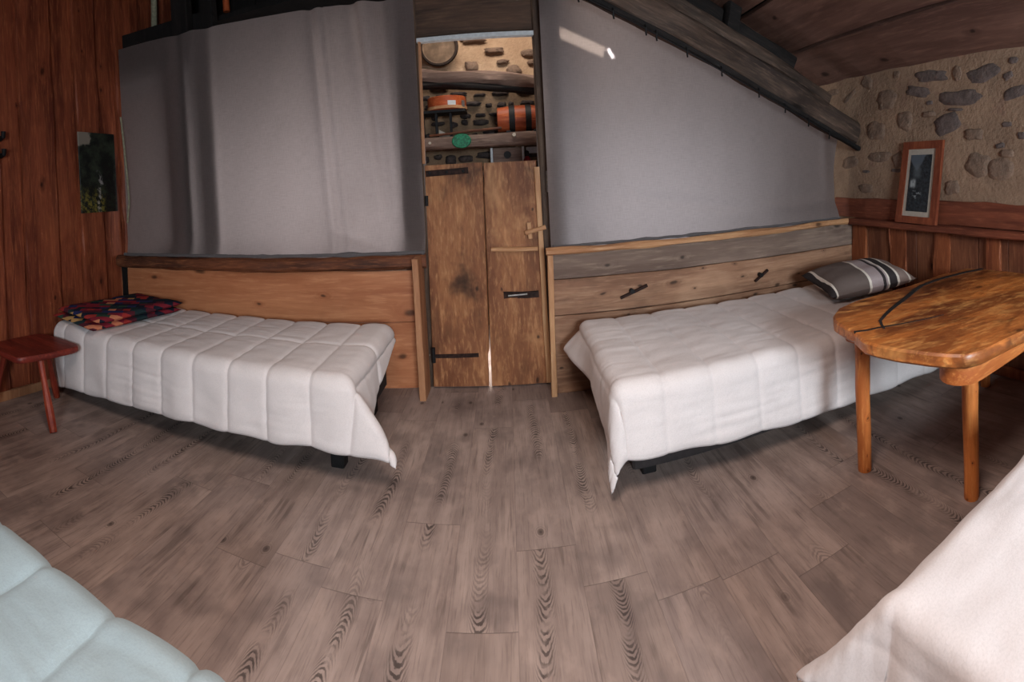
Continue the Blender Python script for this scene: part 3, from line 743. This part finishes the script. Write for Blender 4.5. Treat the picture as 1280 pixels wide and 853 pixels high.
tag(obj('cord', MB().tube([(-2.975, 2.90, 2.14), (-2.955, 2.90, 1.9), (-2.935, 2.90, 1.62), (-2.925, 2.90, 1.4), (-2.965, 2.905, 1.22)], .009, 8), M['rope']), 'pale cord hanging in the corner beside the left curtain', 'cord')
# electric conduit on the right door post
pipe = tag(obj('conduit', MB().tube([(.322, 3.235, 2.95), (.292, 3.235, 1.30)], .011, 10), M['steel'], smooth=True), 'thin grey electric conduit running down the right door post', 'pipe')
obj('junction_box', MB().box((.268, 3.205, 1.31), (.312, 3.25, 1.455), bev=.006), M['steel'], pipe)
obj('clip', MB().box((.288, 3.212, 2.06), (.33, 3.25, 2.085), bev=.003), M['steel'], pipe)
# poles up in the dark roof space over the left curtain
tag(obj('pole', MB().tube([(-3.07, 3.50, 2.9), (-3.02, 3.5, 3.7)], .03, 10), M['rope']), 'pale grey pole standing in the dark roof space at far left', 'pole')
tag(obj('pole', MB().tube([(-2.70, 3.55, 2.9), (-2.72, 3.55, 3.7)], .045, 10), M['redwall']), 'reddish wooden pole in the dark roof space above the left curtain', 'pole')
tag(obj('pole', MB().tube([(-2.28, 3.6, 3.05), (-2.28, 3.6, 3.7)], .03, 10), M['sieve']), 'short orange wooden stick in the dark roof space above the left curtain', 'pole')
# two dark pegs at the left edge
for z, lb in ((1.92, 'upper black coat peg on the red board wall at the left edge'), (1.79, 'lower black coat peg on the red board wall at the left edge')):
    tag(obj('coat_peg', MB().tube([(XL-.005, 1.775, z), (XL+.05, 1.775, z+.01), (XL+.055, 1.775, z+.05)], [.02, .018, .02], 10), M['black']), lb, 'peg', 'coat pegs on the red board wall')

# ------------------------------------------------------------------ beds
def quilt(name, O, es, et, L, W, z, FD, TD, mat, label, hs=.235, puff=.014, tsplit=(), ripple=(.0, .3), flare=(.2, .2), headdrop=0., seed=0, front_flare=.05, foot_flare=.12, soft=.05, seam0=0., lump_=.006, pw=6., crease=.45):
    """quilt lying on a bed: s runs head -> foot, t runs back -> front; it hangs over the foot end and the front side"""
    O, es, et = V((*O, 0)), V((*es, 0)), V((*et, 0)); up = V((0, 0, 1))
    ds = .0105
    ns = int(L/ds); nt = int(W/ds); nf = 34; nd = 34
    sl = [L*i/ns for i in range(ns+1)]; tl = [W*i/nt for i in range(nt+1)]
    slist = [(s, 0) for s in sl]+[(L, (k+1)/nf) for k in range(nf)]
    tlist = [(t, 0) for t in tl]+[(W, (k+1)/nd) for k in range(nd)]
    P = []; par = []
    for s, a in slist:
        row = []; prow = []
        for t, b in tlist:
            fd = FD(t/W); td = TD(s/L)
            dx, dy = a*fd, b*td
            r = (abs(dx)**pw+abs(dy)**pw)**(1/pw)
            c = O+es*s+et*t+up*z
            if r > 1e-6:
                hx, hy = dx/math.hypot(dx, dy), dy/math.hypot(dx, dy)
                s2 = (2*hx*hy)**2
                arc = soft*math.pi/2
                ff = foot_flare(t/W) if callable(foot_flare) else foot_flare
                e = max(0., r-arc); fl = front_flare*hy*hy+ff*hx*hx
                if r < arc: out = soft*math.sin(r/soft); dn = soft*(1-math.cos(r/soft))
                else: out = soft+e*fl; dn = soft+e*(1-.25*fl)
                k = min(1, r/.3)
                out += k*ripple[0]*math.sin(2*math.pi*(s if hy > hx else t)/ripple[1]+seed)*(1-s2)
                e2 = r*r/(r+.03)
                c = c+es*(hx*out+e2*s2*flare[0])+et*(hy*out+e2*s2*flare[1])-up*dn
            row.append(c); prow.append((s+dx, t+dy, r))
        P.append(row); par.append(prow)
    n, m = len(P), len(P[0]); Q = []
    for i in range(n):
        row = []
        for j in range(m):
            a = P[min(i+1, n-1)][j]-P[max(i-1, 0)][j]; b = P[i][min(j+1, m-1)]-P[i][max(j-1, 0)]
            nr = a.cross(b)
            if nr.length < 1e-9: nr = up
            nr.normalize()
            if (es.cross(et)).z < 0: nr = -nr
            s, t, r = par[i][j]
            sd = (s+seam0)/hs; sd = abs(sd-round(sd))*hs
            pz = .55*abs(math.sin(math.pi*(s+seam0)/hs))**.7+.45*(1-math.exp(-(sd/.013)**2))
            for q in tsplit: pz *= 1-.75*math.exp(-((t-q)/.016)**2)
            w = lump_*nz(s*3.1+seed, t*3.1, seed)+.004*nz(s*9+seed, t*14, seed+3)
            wr = .003*nz(s*4, t*38, seed+6)*max(0., nz(s*1.7, t*2.3, seed+9)+.2)
            hem = min(1., (1 if j < m-1 else .0)); he = min(1., (m-1-j)/2.5)*min(1., (n-1-i)/2.5 if FD(.5) > .02 else 1.)
            p = P[i][j]+nr*(puff*pz*(.35+.65*he)+w+wr*2)
            if p.z < .02: p.z = .02+.003*nz(s*20, t*20)
            row.append(p)
        Q.append(row)
    o = obj(name, MB().grid(Q), M[mat], smooth='all', fix=False)
    md = o.modifiers.new('thickness', 'SOLIDIFY'); md.thickness = .012; md.offset = -1 if (es.cross(et)).z > 0 else 1
    return tag(o, label, 'quilt', 'quilts on the beds')

def bed(x0_, x1_, y0_, y1_, ztop_, label, rot=0., zb=.15):
    e = empty('bed', ((x0_+x1_)/2, (y0_+y1_)/2, 0), label, 'bed', 'single beds around the room')
    b = MB(); b.box((x0_+.01, y0_+.01, .27), (x1_-.01, y1_-.01, ztop_-.03), bev=.05)
    obj('mattress', b, M['mattress'], e, smooth=True)
    b = MB(); b.box((x0_, y0_+.02, zb), (x1_, y1_-.02, .265), bev=.01)
    bf = obj('bed_frame', b, M['bedbase'], e)
    for x in (x0_+.09, x1_-.09):
        for y in (y0_+.10, y1_-.10):
            obj('leg', MB().beam((x, y, 0), (x, y, .15), .07, .07, (0, 1, 0), 1, 0, .006), M['black'], bf)
    e.rotation_euler.z = rot
    return e
bed(-2.90, -.82, 2.17, 2.95, .495, 'low single bed along the board wall left of the door')
quilt('quilt', (-2.96, 2.94), (1, 0), (0, -1), 2.13, .79, .50, lambda t: .11+.26*t**1.1, lambda s: .355+.11*(1-s)**2+.006*math.sin(s*40), 'quilt',
      'white quilt with stitched channels on the bed left of the door', ripple=(.008, .31), tsplit=(.40,), flare=(.50, .0), seed=2, front_flare=.06, foot_flare=lambda t: .28*max(0, 1-t*3)+.05+.25*max(0, t*4-3), seam0=.13, puff=.017, crease=.38)
bed(.50, 2.42, 2.05, 2.88, .485, 'low single bed along the board wall right of the door', zb=.06)
quilt('quilt', (2.46, 2.92), (-1, 0), (0, -1), 2.00, .90, .49, lambda t: .21+.20*min(1, max(0, (t-.62)/.38))**1.5, lambda s: .46-.13*s+.007*math.sin(s*34), 'quilt',
      'white quilt on the bed right of the door, hanging almost to the floor', puff=.011, ripple=(.006, .42), flare=(.04, .04), seed=5, pw=3., front_flare=.05, foot_flare=lambda t: .75*max(0, 1-t*2.2)+.06, seam0=.05, lump_=.009)
bed(-2.43, -.64, -.25, .53, .485, 'nearest single bed at lower left corner of the room', rot=.1068)
quilt('quilt', (-2.437, -.386), (.9943, .1066), (-.1066, .9943), 1.95, .86, .488, lambda t: .22, lambda s: .28, 'quilt_blue',
      'pale blue puffy quilt on the near bed at lower left', hs=.2155, puff=.016, ripple=(.004, .4), flare=(.1, .1), seed=8, foot_flare=.1, seam0=.0005, crease=.55)
bed(.74, 2.58, -.20, .62, .495, 'nearest single bed at lower right, in front of the wooden table')
quilt('quilt', (2.6, -.24), (-1, 0), (0, 1), 1.90, .89, .497, lambda t: .20, lambda s: .22, 'quilt_bright',
      'smooth white quilt on the near bed at lower right', hs=.5, puff=.003, ripple=(.014, .19), flare=(.42, .56), pw=3., soft=.035, seed=11, foot_flare=.22, front_flare=.2, lump_=.007)

# folded blanket at the head of the left bed
def pad(c, w, d, h, rot, mi=0, seed=0, n=34, pinch=.5, flat=.6, ex=3.2):
    rows_t, rows_b = [], []
    cr_, sr_ = math.cos(rot), math.sin(rot)
    mb = MB()
    for sgn in (1, -1):
        rows = []
        for i in range(n+1):
            row = []
            for j in range(n+1):
                u, v = -1+2*i/n, -1+2*j/n
                e = max(0, (1-abs(u)**ex))*max(0, (1-abs(v)**ex))
                k = 1-pinch*.06*((1-u*u)*v*v+(1-v*v)*u*u)
                x, y = u*w/2*k, v*d/2*k
                z = h/2+sgn*h/2*(e**flat)*(1 if sgn > 0 else .8)
                x += .006*nz(u*3, v*3, seed); z += .006*nz(u*2.5, v*2.5, seed+5)*(e > 0)
                row.append(V((c[0]+x*cr_-y*sr_, c[1]+x*sr_+y*cr_, c[2]+z)))
            rows.append(row)
        mb.grid(rows, mi)
    return mb
pb = pad((-2.70, 2.48, .530), .58, .80, .052, -.16, 0, 3, flat=.5, ex=12)
bl = obj('blanket', pb, M['blanket'], smooth='all', origin=(-2.70, 2.50, .52))
tag(bl, 'folded blanket in dark multicoloured patchwork on the head of the left bed', 'blanket')
pb = pad((-2.66, 2.48, .583), .57, .77, .052, -.14, 0, 9, flat=.5, ex=12)
obj('top_fold', pb, M['blanket'], bl, smooth='all')
# striped cushion
pb = pad((0, 0, 0), .66, .54, .19, 0, 0, 6, pinch=1.4, flat=.5)
cu = obj('cushion', pb, M['stripes'], smooth='all', origin=(0, 0, 0))
cu.location = (2.25, 2.52, .522); cu.rotation_euler = (math.radians(4), math.radians(-3), math.radians(-14))
tag(cu, 'brown cushion with cream and black stripes at the head of the right bed', 'cushion')

# ------------------------------------------------------------------ wooden table
tab = empty('table', (1.95, 1.35, 0), 'thick rustic wooden slab table with waney edges and knotty round legs', 'table')
out = [(1.292, 1.56), (1.31, 1.635), (1.36, 1.70), (1.44, 1.765), (1.58, 1.80), (1.76, 1.805), (2.0, 1.80), (2.3, 1.83), (2.56, 1.80), (2.61, 1.7), (2.62, 1.3), (2.60, .9), (2.3, .85), (1.95, .875), (1.71, .91), (1.52, .935), (1.43, .945), (1.37, .97), (1.335, 1.02), (1.30, 1.10), (1.265, 1.20), (1.24, 1.29), (1.236, 1.36), (1.262, 1.43), (1.272, 1.458), (1.287, 1.475), (1.283, 1.51)]
def dense(poly, step=.03, jit=.004):
    o = []
    for i in range(len(poly)):
        a, b = V(poly[i]), V(poly[(i+1) % len(poly)]); k = max(1, int((b-a).length/step))
        for q in range(k):
            p = a+(b-a)*(q/k); o.append((p.x+jit*nz(p.x*11, p.y*11, 1), p.y+jit*nz(p.x*11, p.y*11, 7)))
    return o
top_ = obj('tabletop', MB().prism(dense(out), .668, .722, .009), M['slab'], tab, smooth=True)
def ribbon(pts, w, z, h=.004):
    mb = MB(); L_, R_ = [], []
    for i, p in enumerate(pts):
        a, b = V(pts[max(i-1, 0)]), V(pts[min(i+1, len(pts)-1)]); d = (b-a).normalized(); nrm = V((-d.y, d.x)); ww = w(i/(len(pts)-1)) if callable(w) else w
        L_.append((p[0]+nrm.x*ww, p[1]+nrm.y*ww)); R_.append((p[0]-nrm.x*ww, p[1]-nrm.y*ww))
    return mb.prism(L_+R_[::-1], z-.006, z+h)
c1 = [(1.39, 1.40), (1.415, 1.44), (1.45, 1.485), (1.53, 1.53), (1.605, 1.567), (1.72, 1.615), (1.833, 1.661), (1.94, 1.71), (2.04, 1.745), (2.15, 1.757), (2.25, 1.759), (2.46, 1.735), (2.6, 1.70)]
ck = obj('crack', ribbon(c1, lambda t: .004+.009*min(1, t*2), .722, .003), M['rafter_dark'], top_); ck['label'] = 'dark bark seam winding across the table top'
c2 = [(1.278, 1.462), (1.33, 1.438), (1.38, 1.427), (1.45, 1.40), (1.514, 1.375), (1.6, 1.345), (1.692, 1.32)]
obj('crack', ribbon(c2, lambda t: .006*(1-t)+.0015, .722, .002), M['rafter_dark'], top_)
def tleg(x, y, r, seed, top=.67):
    pts = []; rad = []
    for i in range(15):
        t = i/14; pts.append((x+.006*nz(t*3, seed), y+.006*nz(t*3, seed+5), top*t)); rad.append(r*(.94+.12*t+.05*nz(t*9, seed+9)))
    return MB().tube(pts, rad, 12)
for i, (x, y) in enumerate([(1.44, 1.597), (1.60, 1.112), (2.50, 1.62), (2.50, 1.02)]):
    obj('leg', tleg(x, y, .034, i*3.1), M['tleg'], tab, smooth=True)
bk = [(2.55, 1.13), (1.46, 1.13)]+[(1.455+.10*math.cos(t), 1.045+.085*math.sin(t)) for t in [math.pi/2+math.pi*k/10 for k in range(1, 10)]]+[(1.46, .96), (2.55, .93)]
obj('apron', MB().prism(bk, .60, .667, .006), M['apron'], tab, smooth=True)
obj('apron', MB().beam((1.38, 1.60, .64), (2.56, 1.62, .64), .09, .055, (0, 0, 1), 16, .006, .012, 0, 5), M['apron'], tab)

# ------------------------------------------------------------------ red stool
st = empty('stool', (-2.82, 1.78, 0), 'small red wooden stool at the head of the left bed', 'stool')
sp_ = [(-2.70, 1.555), (-2.665, 1.56), (-2.635, 1.59), (-2.60, 1.75), (-2.575, 1.95), (-2.58, 2.0), (-2.62, 2.03), (-2.85, 2.04), (-3.0, 2.03), (-3.06, 1.98), (-3.07, 1.75), (-3.06, 1.60), (-3.02, 1.56), (-2.85, 1.55)]
obj('seat', MB().prism(dense(sp_, .03, .001), .402, .442, .010), M['stool'], st, smooth=True)
for i, (x, y, xt, yt) in enumerate([(-2.475, 1.694, -2.66, 1.74), (-3.05, 1.58, -2.97, 1.66), (-2.90, 2.03, -2.88, 1.94)]):
    pts = [(x+(xt-x)*k/8, y+(yt-y)*k/8, .41*k/8) for k in range(9)]
    obj('leg', MB().tube(pts, [.022+.004*math.sin(k*.9) if i else .024+.004*math.sin(k*.8) for k in range(9)], 8), M['stleg'], st, smooth=True)

# ------------------------------------------------------------------ pictures
fr = empty('framed_picture', (XR-.08, 2.29, .975), 'framed mountain photo leaning on the ledge of the stone wall', 'picture')
def leanq(y, z, dx=0.):                    # points on the leaning plane of the frame
    return V((XR-.072+.055*(z-.975)/.6+dx, y, z))
TL, TR, BR, BL = V((2.458, 1.583)), V((2.082, 1.584)), V((2.121, .976)), V((2.514, .980))
def q_in(u, v): return (TL*(1-u)+TR*u)*(1-v)+(BL*(1-u)+BR*u)*v
def slat(u0, v0, u1, v1, dx0, dx1):
    c = [q_in(u, v) for u, v in ((u0, v0), (u1, v0), (u1, v1), (u0, v1))]
    vs = [leanq(p.x, p.y, dx0) for p in c]+[leanq(p.x, p.y, dx1) for p in c]
    return MB().add(vs, [(0, 1, 2, 3), (7, 6, 5, 4), (0, 4, 5, 1), (1, 5, 6, 2), (2, 6, 7, 3), (3, 7, 4, 0)])
for a in ((0, 0, 1, .095), (0, .915, 1, 1), (0, .095, .15, .915), (.85, .095, 1, .915)):
    obj('frame_rail', slat(*a, -.014, .012), M['frame'], fr)
mnt = obj('mount', slat(.14, .09, .86, .92, -.006, .008), M['mat'], fr)
obj('photo_print', slat(.235, .165, .765, .855, -.0085, -.004), M['mountain'], mnt)
po = MB().beam((XL+.036, 2.70, 1.325), (XL+.036, 2.70, 2.005), .412, .012, (1, 0, 0), 1, 0, .002)
tag(obj('poster', po, M['poster']), 'dark green forest poster on the red board wall', 'poster')

# ------------------------------------------------------------------ turning pegs on the right board wall
for i, (a, b, lb) in enumerate([((.704, .593), (.89, .659), 'dark wooden turning peg on the right board wall, nearer the door'), ((1.712, .583), (1.824, .652), 'dark wooden turning peg on the right board wall, nearer the pillow')]):
    a_, b_ = V((a[0], 3.05, a[1])), V((b[0], 3.05, b[1]))
    pg = tag(obj('turning_peg', MB().beam(a_, b_, .018, .018, (0, 0, 1), 6, .003, .004, 0, i), M['rust']), lb, 'peg', 'turning pegs on the right board wall')
    m = a_+(b_-a_)*.42
    obj('pivot', MB().tube([(m.x, 3.07, m.z+.012), (m.x, 3.03, m.z+.012)], .016, 10), M['black'], pg)

# ------------------------------------------------------------------ things seen through the doorway
YB = 4.2
mb = MB().beam((-1.1, 4.28, 2.40), (.9, 4.28, 2.17), .2, .11, (0, 0, 1), 30, .02, .03, 0, 4, bow=(0, 0, .03))
tag(obj('roof_beam', mb, M['grey_beam'], smooth=True), 'grey curved roof beam crossing the stone wall beyond the doorway', 'beam')
mb = MB().beam((-1.1, 4.28, 2.325), (.9, 4.28, 2.095), .16, .05, (0, 0, 1), 30, .014, .02, 0, 6, bow=(0, 0, .03))
tag(obj('roof_beam', mb, M['rafter_dark'], smooth=True), 'dark timber directly beneath the grey curved beam beyond the doorway', 'beam')
mb = MB().beam((-1.1, 4.32, 1.775), (.9, 4.32, 1.768), .26, .105, (0, 0, 1), 30, .012, .018, 0, 9)
sh = tag(obj('beam_shelf', mb, M['grey_beam'], smooth=True), 'grey wooden beam used as a shelf on the wall beyond the doorway', 'shelf')
obj('peg', MB().tube([(.085, 4.22, 1.785), (.085, 4.15, 1.80)], .016, 8), M['mat'], sh)
obj('peg', MB().tube([(-.655, 4.22, 1.765), (-.655, 4.16, 1.77)], .012, 8), M['mat'], sh)
# barrel on its side
bx = .16; zc = 1.95
ba = empty('barrel', (bx, 4.3, 1.83), 'small wooden barrel with black hoops lying on the beam shelf', 'barrel')
stv = obj('staves', MB().lathe((bx, 4.3, zc), [(0, -.205), (.095, -.205), (.1, -.215), (.108, -.21), (.122, -.07), (.123, .07), (.108, .21), (.1, .215), (.095, .205), (0, .205)], 'x', 28), M['barrel'], ba, smooth=True)
for h in (-.085, .06):
    obj('hoop', MB().lathe((bx, 4.3, zc), [(.118, h-.026), (.126, h-.025), (.127, h+.025), (.118, h+.026)], 'x', 28), M['black'], stv, smooth=True)
for x in (bx-.12, bx+.12): obj('cradle_block', MB().prism([(x-.02, 4.2), (x+.02, 4.2), (x+.02, 4.4), (x-.02, 4.4)], 1.824, 1.842, .003), M['black'], ba)
# wire trivet and round box on it
tv = empty('low_stand', (-.50, 4.32, 1.83), 'low black stand on the left end of the beam shelf', 'stand')
obj('stand_top', MB().box((-.80, 4.2, 2.035), (-.33, 4.44, 2.058), bev=.004), M['black'], tv)
for x in (-.72, -.60, -.47):
    obj('leg', MB().beam((x, 4.27, 1.829), (x, 4.27, 2.036), .022, .022, (0, 1, 0), 1, 0, .002), M['black'], tv)
sv = empty('round_box', (-.50, 4.3, 2.06), 'round orange bentwood box standing on the black stand', 'box')
bnd = obj('band', MB().lathe((-.50, 4.3, 2.06), [(0, 0), (.17, 0), (.176, .004), (.176, .108), (.17, .112), (.165, .10), (0, .10)], 'z', 36), M['sieve'], sv, smooth=True)
obj('rim', MB().lathe((-.50, 4.3, 2.06), [(.174, .0), (.182, .002), (.182, .026), (.174, .028)], 'z', 36), M['palex'], sv, smooth=True)
def arcplate(c, r, a0, a1, z0_, z1_, n=8):
    mb = MB(); rows = [[(c[0]+r*math.sin(a0+(a1-a0)*i/n), c[1]-r*math.cos(a0+(a1-a0)*i/n), z) for i in range(n+1)] for z in (z0_, z1_)]
    rows2 = [[(c[0]+(r-.006)*math.sin(a0+(a1-a0)*i/n), c[1]-(r-.006)*math.cos(a0+(a1-a0)*i/n), z) for i in range(n+1)] for z in (z0_, z1_)]
    mb.grid(rows); mb.grid(rows2); return mb
obj('paper_label', arcplate((-.50, 4.3), .180, .15, .55, 2.082, 2.125), M['white'], bnd)
obj('clasp', arcplate((-.50, 4.3), .183, .92, 1.12, 2.075, 2.13), M['steel'], bnd)
# long wooden peel lying on the shelf, plaque, hatch, ornament, plate
pe = MB().beam((-.66, 4.215, 1.836), (-.02, 4.215, 1.868), .045, .018, (0, 0, 1), 12, .004, .005)
tag(obj('wooden_paddle', pe, M['sill']), 'long thin wooden paddle lying on the beam shelf', 'paddle')
wg = MB().add([(-.585, 4.29, 1.832), (-.485, 4.29, 1.832), (-.485, 4.38, 1.832), (-.585, 4.38, 1.832), (-.585, 4.29, 1.895), (-.51, 4.29, 1.855), (-.51, 4.38, 1.855), (-.585, 4.38, 1.895)], [(0, 1, 2, 3), (4, 5, 6, 7), (0, 1, 5, 4), (1, 2, 6, 5), (2, 3, 7, 6), (3, 0, 4, 7)])
tag(obj('wooden_wedge', wg, M['mat']), 'small pale wedge between the legs of the black stand', 'wedge')
gp = [(math.cos(t)*.085, math.sin(t)*.064) for t in [2*math.pi*k/28 for k in range(28)]]
gm = MB(); vs = []
for y, k in ((4.185, .93), (4.176, 1.), (4.166, 1.), (4.160, .93)): vs += [(-.375+a*k, y, 1.772+b*k) for a, b in gp]
fs = [tuple(i*28+j if q == 0 else (i*28+(j+1) % 28 if q == 1 else ((i+1)*28+(j+1) % 28 if q == 2 else (i+1)*28+j)) for q in range(4)) for i in range(3) for j in range(28)]
fs += [tuple(range(28)), tuple(84+j for j in range(28))]
gm.add(vs, fs); tag(obj('oval_plaque', gm, M['green']), 'green oval plaque fixed to the front of the beam shelf', 'plaque')
ha = empty('wall_hatch', (.02, 4.5, 1.5), 'grey wooden hatch between white posts under the beam shelf', 'hatch')
obj('panel', MB().beam((.02, 4.5, 1.45), (.02, 4.5, 1.712), .27, .03, (0, 1, 0), 1, 0, .003), M['grey_beam'], ha)
obj('opening', MB().lathe((.02, 4.487, 1.645), [(0, -.006), (.034, -.006), (.036, 0)], 'y', 18), M['black'], ha)
for x in (-.127, .167): obj('side_post', MB().beam((x, 4.47, 1.45), (x, 4.47, 1.715), .022, .03, (0, 1, 0), 1, 0, .003), M['white'], ha)
orn = empty('ornament', (.20, 4.4, 1.50), 'small dark red ornament with a black top beside the hatch', 'ornament')
obj('body', MB().lathe((.20, 4.4, 1.50), [(0, 0), (.035, 0), (.042, .02), (.04, .07), (.024, .11), (.016, .12), (0, .12)], 'z', 20), M['red'], orn, smooth=True)
obj('top', MB().lathe((.20, 4.4, 1.62), [(0, 0), (.012, 0), (.02, .02), (.016, .045), (0, .055)], 'z', 16), M['black'], orn, smooth=True)
tag(obj('wall_shelf', MB().box((-.30, 4.34, 1.46), (.50, 4.62, 1.498), bev=.004), M['grey_beam']), 'plain grey ledge under the hatch beyond the door', 'shelf')
tag(obj('paper_sign', MB().box((.20, 4.57, 1.655), (.33, 4.574, 1.715), bev=.001), M['white']), 'small white card on the stone wall beside the hatch', 'card')
pt = empty('round_plate', (-.60, 4.5, 2.55), 'large round beige plate with dark rim hanging high beyond the doorway', 'plate')
obj('disc', MB().lathe((-.57, 4.5, 2.70), [(0, .0), (.15, .006), (.165, -.012), (.16, .02), (0, .03)], 'y', 36), M['plate'], pt, smooth=True)
obj('plate_rim', MB().lathe((-.57, 4.5, 2.70), [(.16, -.02), (.178, -.02), (.182, .02), (.16, .03), (.16, -.02)], 'y', 36), M['rim'], pt, smooth=True)

# ------------------------------------------------------------------ light
def area(name, loc, rot, sx, sy, power, col, spread=180):
    l = bpy.data.lights.new(name, 'AREA'); l.shape = 'RECTANGLE'; l.size = sx; l.size_y = sy; l.energy = power; l.color = col
    l.spread = math.radians(spread)
    o = bpy.data.objects.new(name, l); COL.objects.link(o); o.location = loc; o.rotation_euler = [math.radians(a) for a in rot]; return o
area('window_daylight', (.95, -2.43, 1.6), (64, 0, 0), 1.1, 1.1, 160, (.80, .92, 1.), 150)
area('overhead_fill', (-.1, .45, 2.75), (0, 0, 0), .9, .9, 40, (1., .86, .78), 135)  # unseen fill added overhead to brighten the floor
area('curtain_backlight_left', (-1.2, 4.0, 1.3), (-90, 0, 0), 2.2, .9, 10, (1., .94, .92))  # unseen area light added behind the left curtain to backlight it
area('curtain_backlight_right', (.95, 4.0, 1.15), (-90, 0, 0), 1.3, .8, 7.5, (.90, .95, 1.))  # same added backlight behind the right curtain, cooler
area('far_room_fill', (0., 3.75, 3.2), (25, 0, 0), .8, .4, 17, (1., .9, .8))  # unseen area light added to brighten the upper far wall
area('roof_light_gap', (.54, 3.30, 2.30), (0, 0, 0), .34, .07, .06, (1., .85, .68), 14).rotation_euler = (math.radians(-90), math.radians(24), 0)
area('roof_light_slit', (.74, 3.27, 2.225), (0, 0, 0), .02, .07, .025, (1., .97, .95), 14).rotation_euler = (math.radians(-90), math.radians(-30), 0)
area('far_floor_sun', (-.17, 3.75, 1.0), (0, 0, 0), .3, .3, 6, (1., .97, .92), 70)
w = bpy.data.worlds.new('world'); sc.world = w; w.use_nodes = True
w.node_tree.nodes['Background'].inputs[0].default_value = (.75, .82, 1, 1); w.node_tree.nodes['Background'].inputs[1].default_value = .35

vs_ = sc.view_settings; sc.display_settings.display_device = 'sRGB'
vs_.view_transform = 'Standard'; vs_.look = 'None'; vs_.exposure = 0.; vs_.gamma = 1.; vs_.use_curve_mapping = False
sc.cycles.max_bounces = 6; sc.cycles.diffuse_bounces = 4; sc.cycles.use_denoising = True
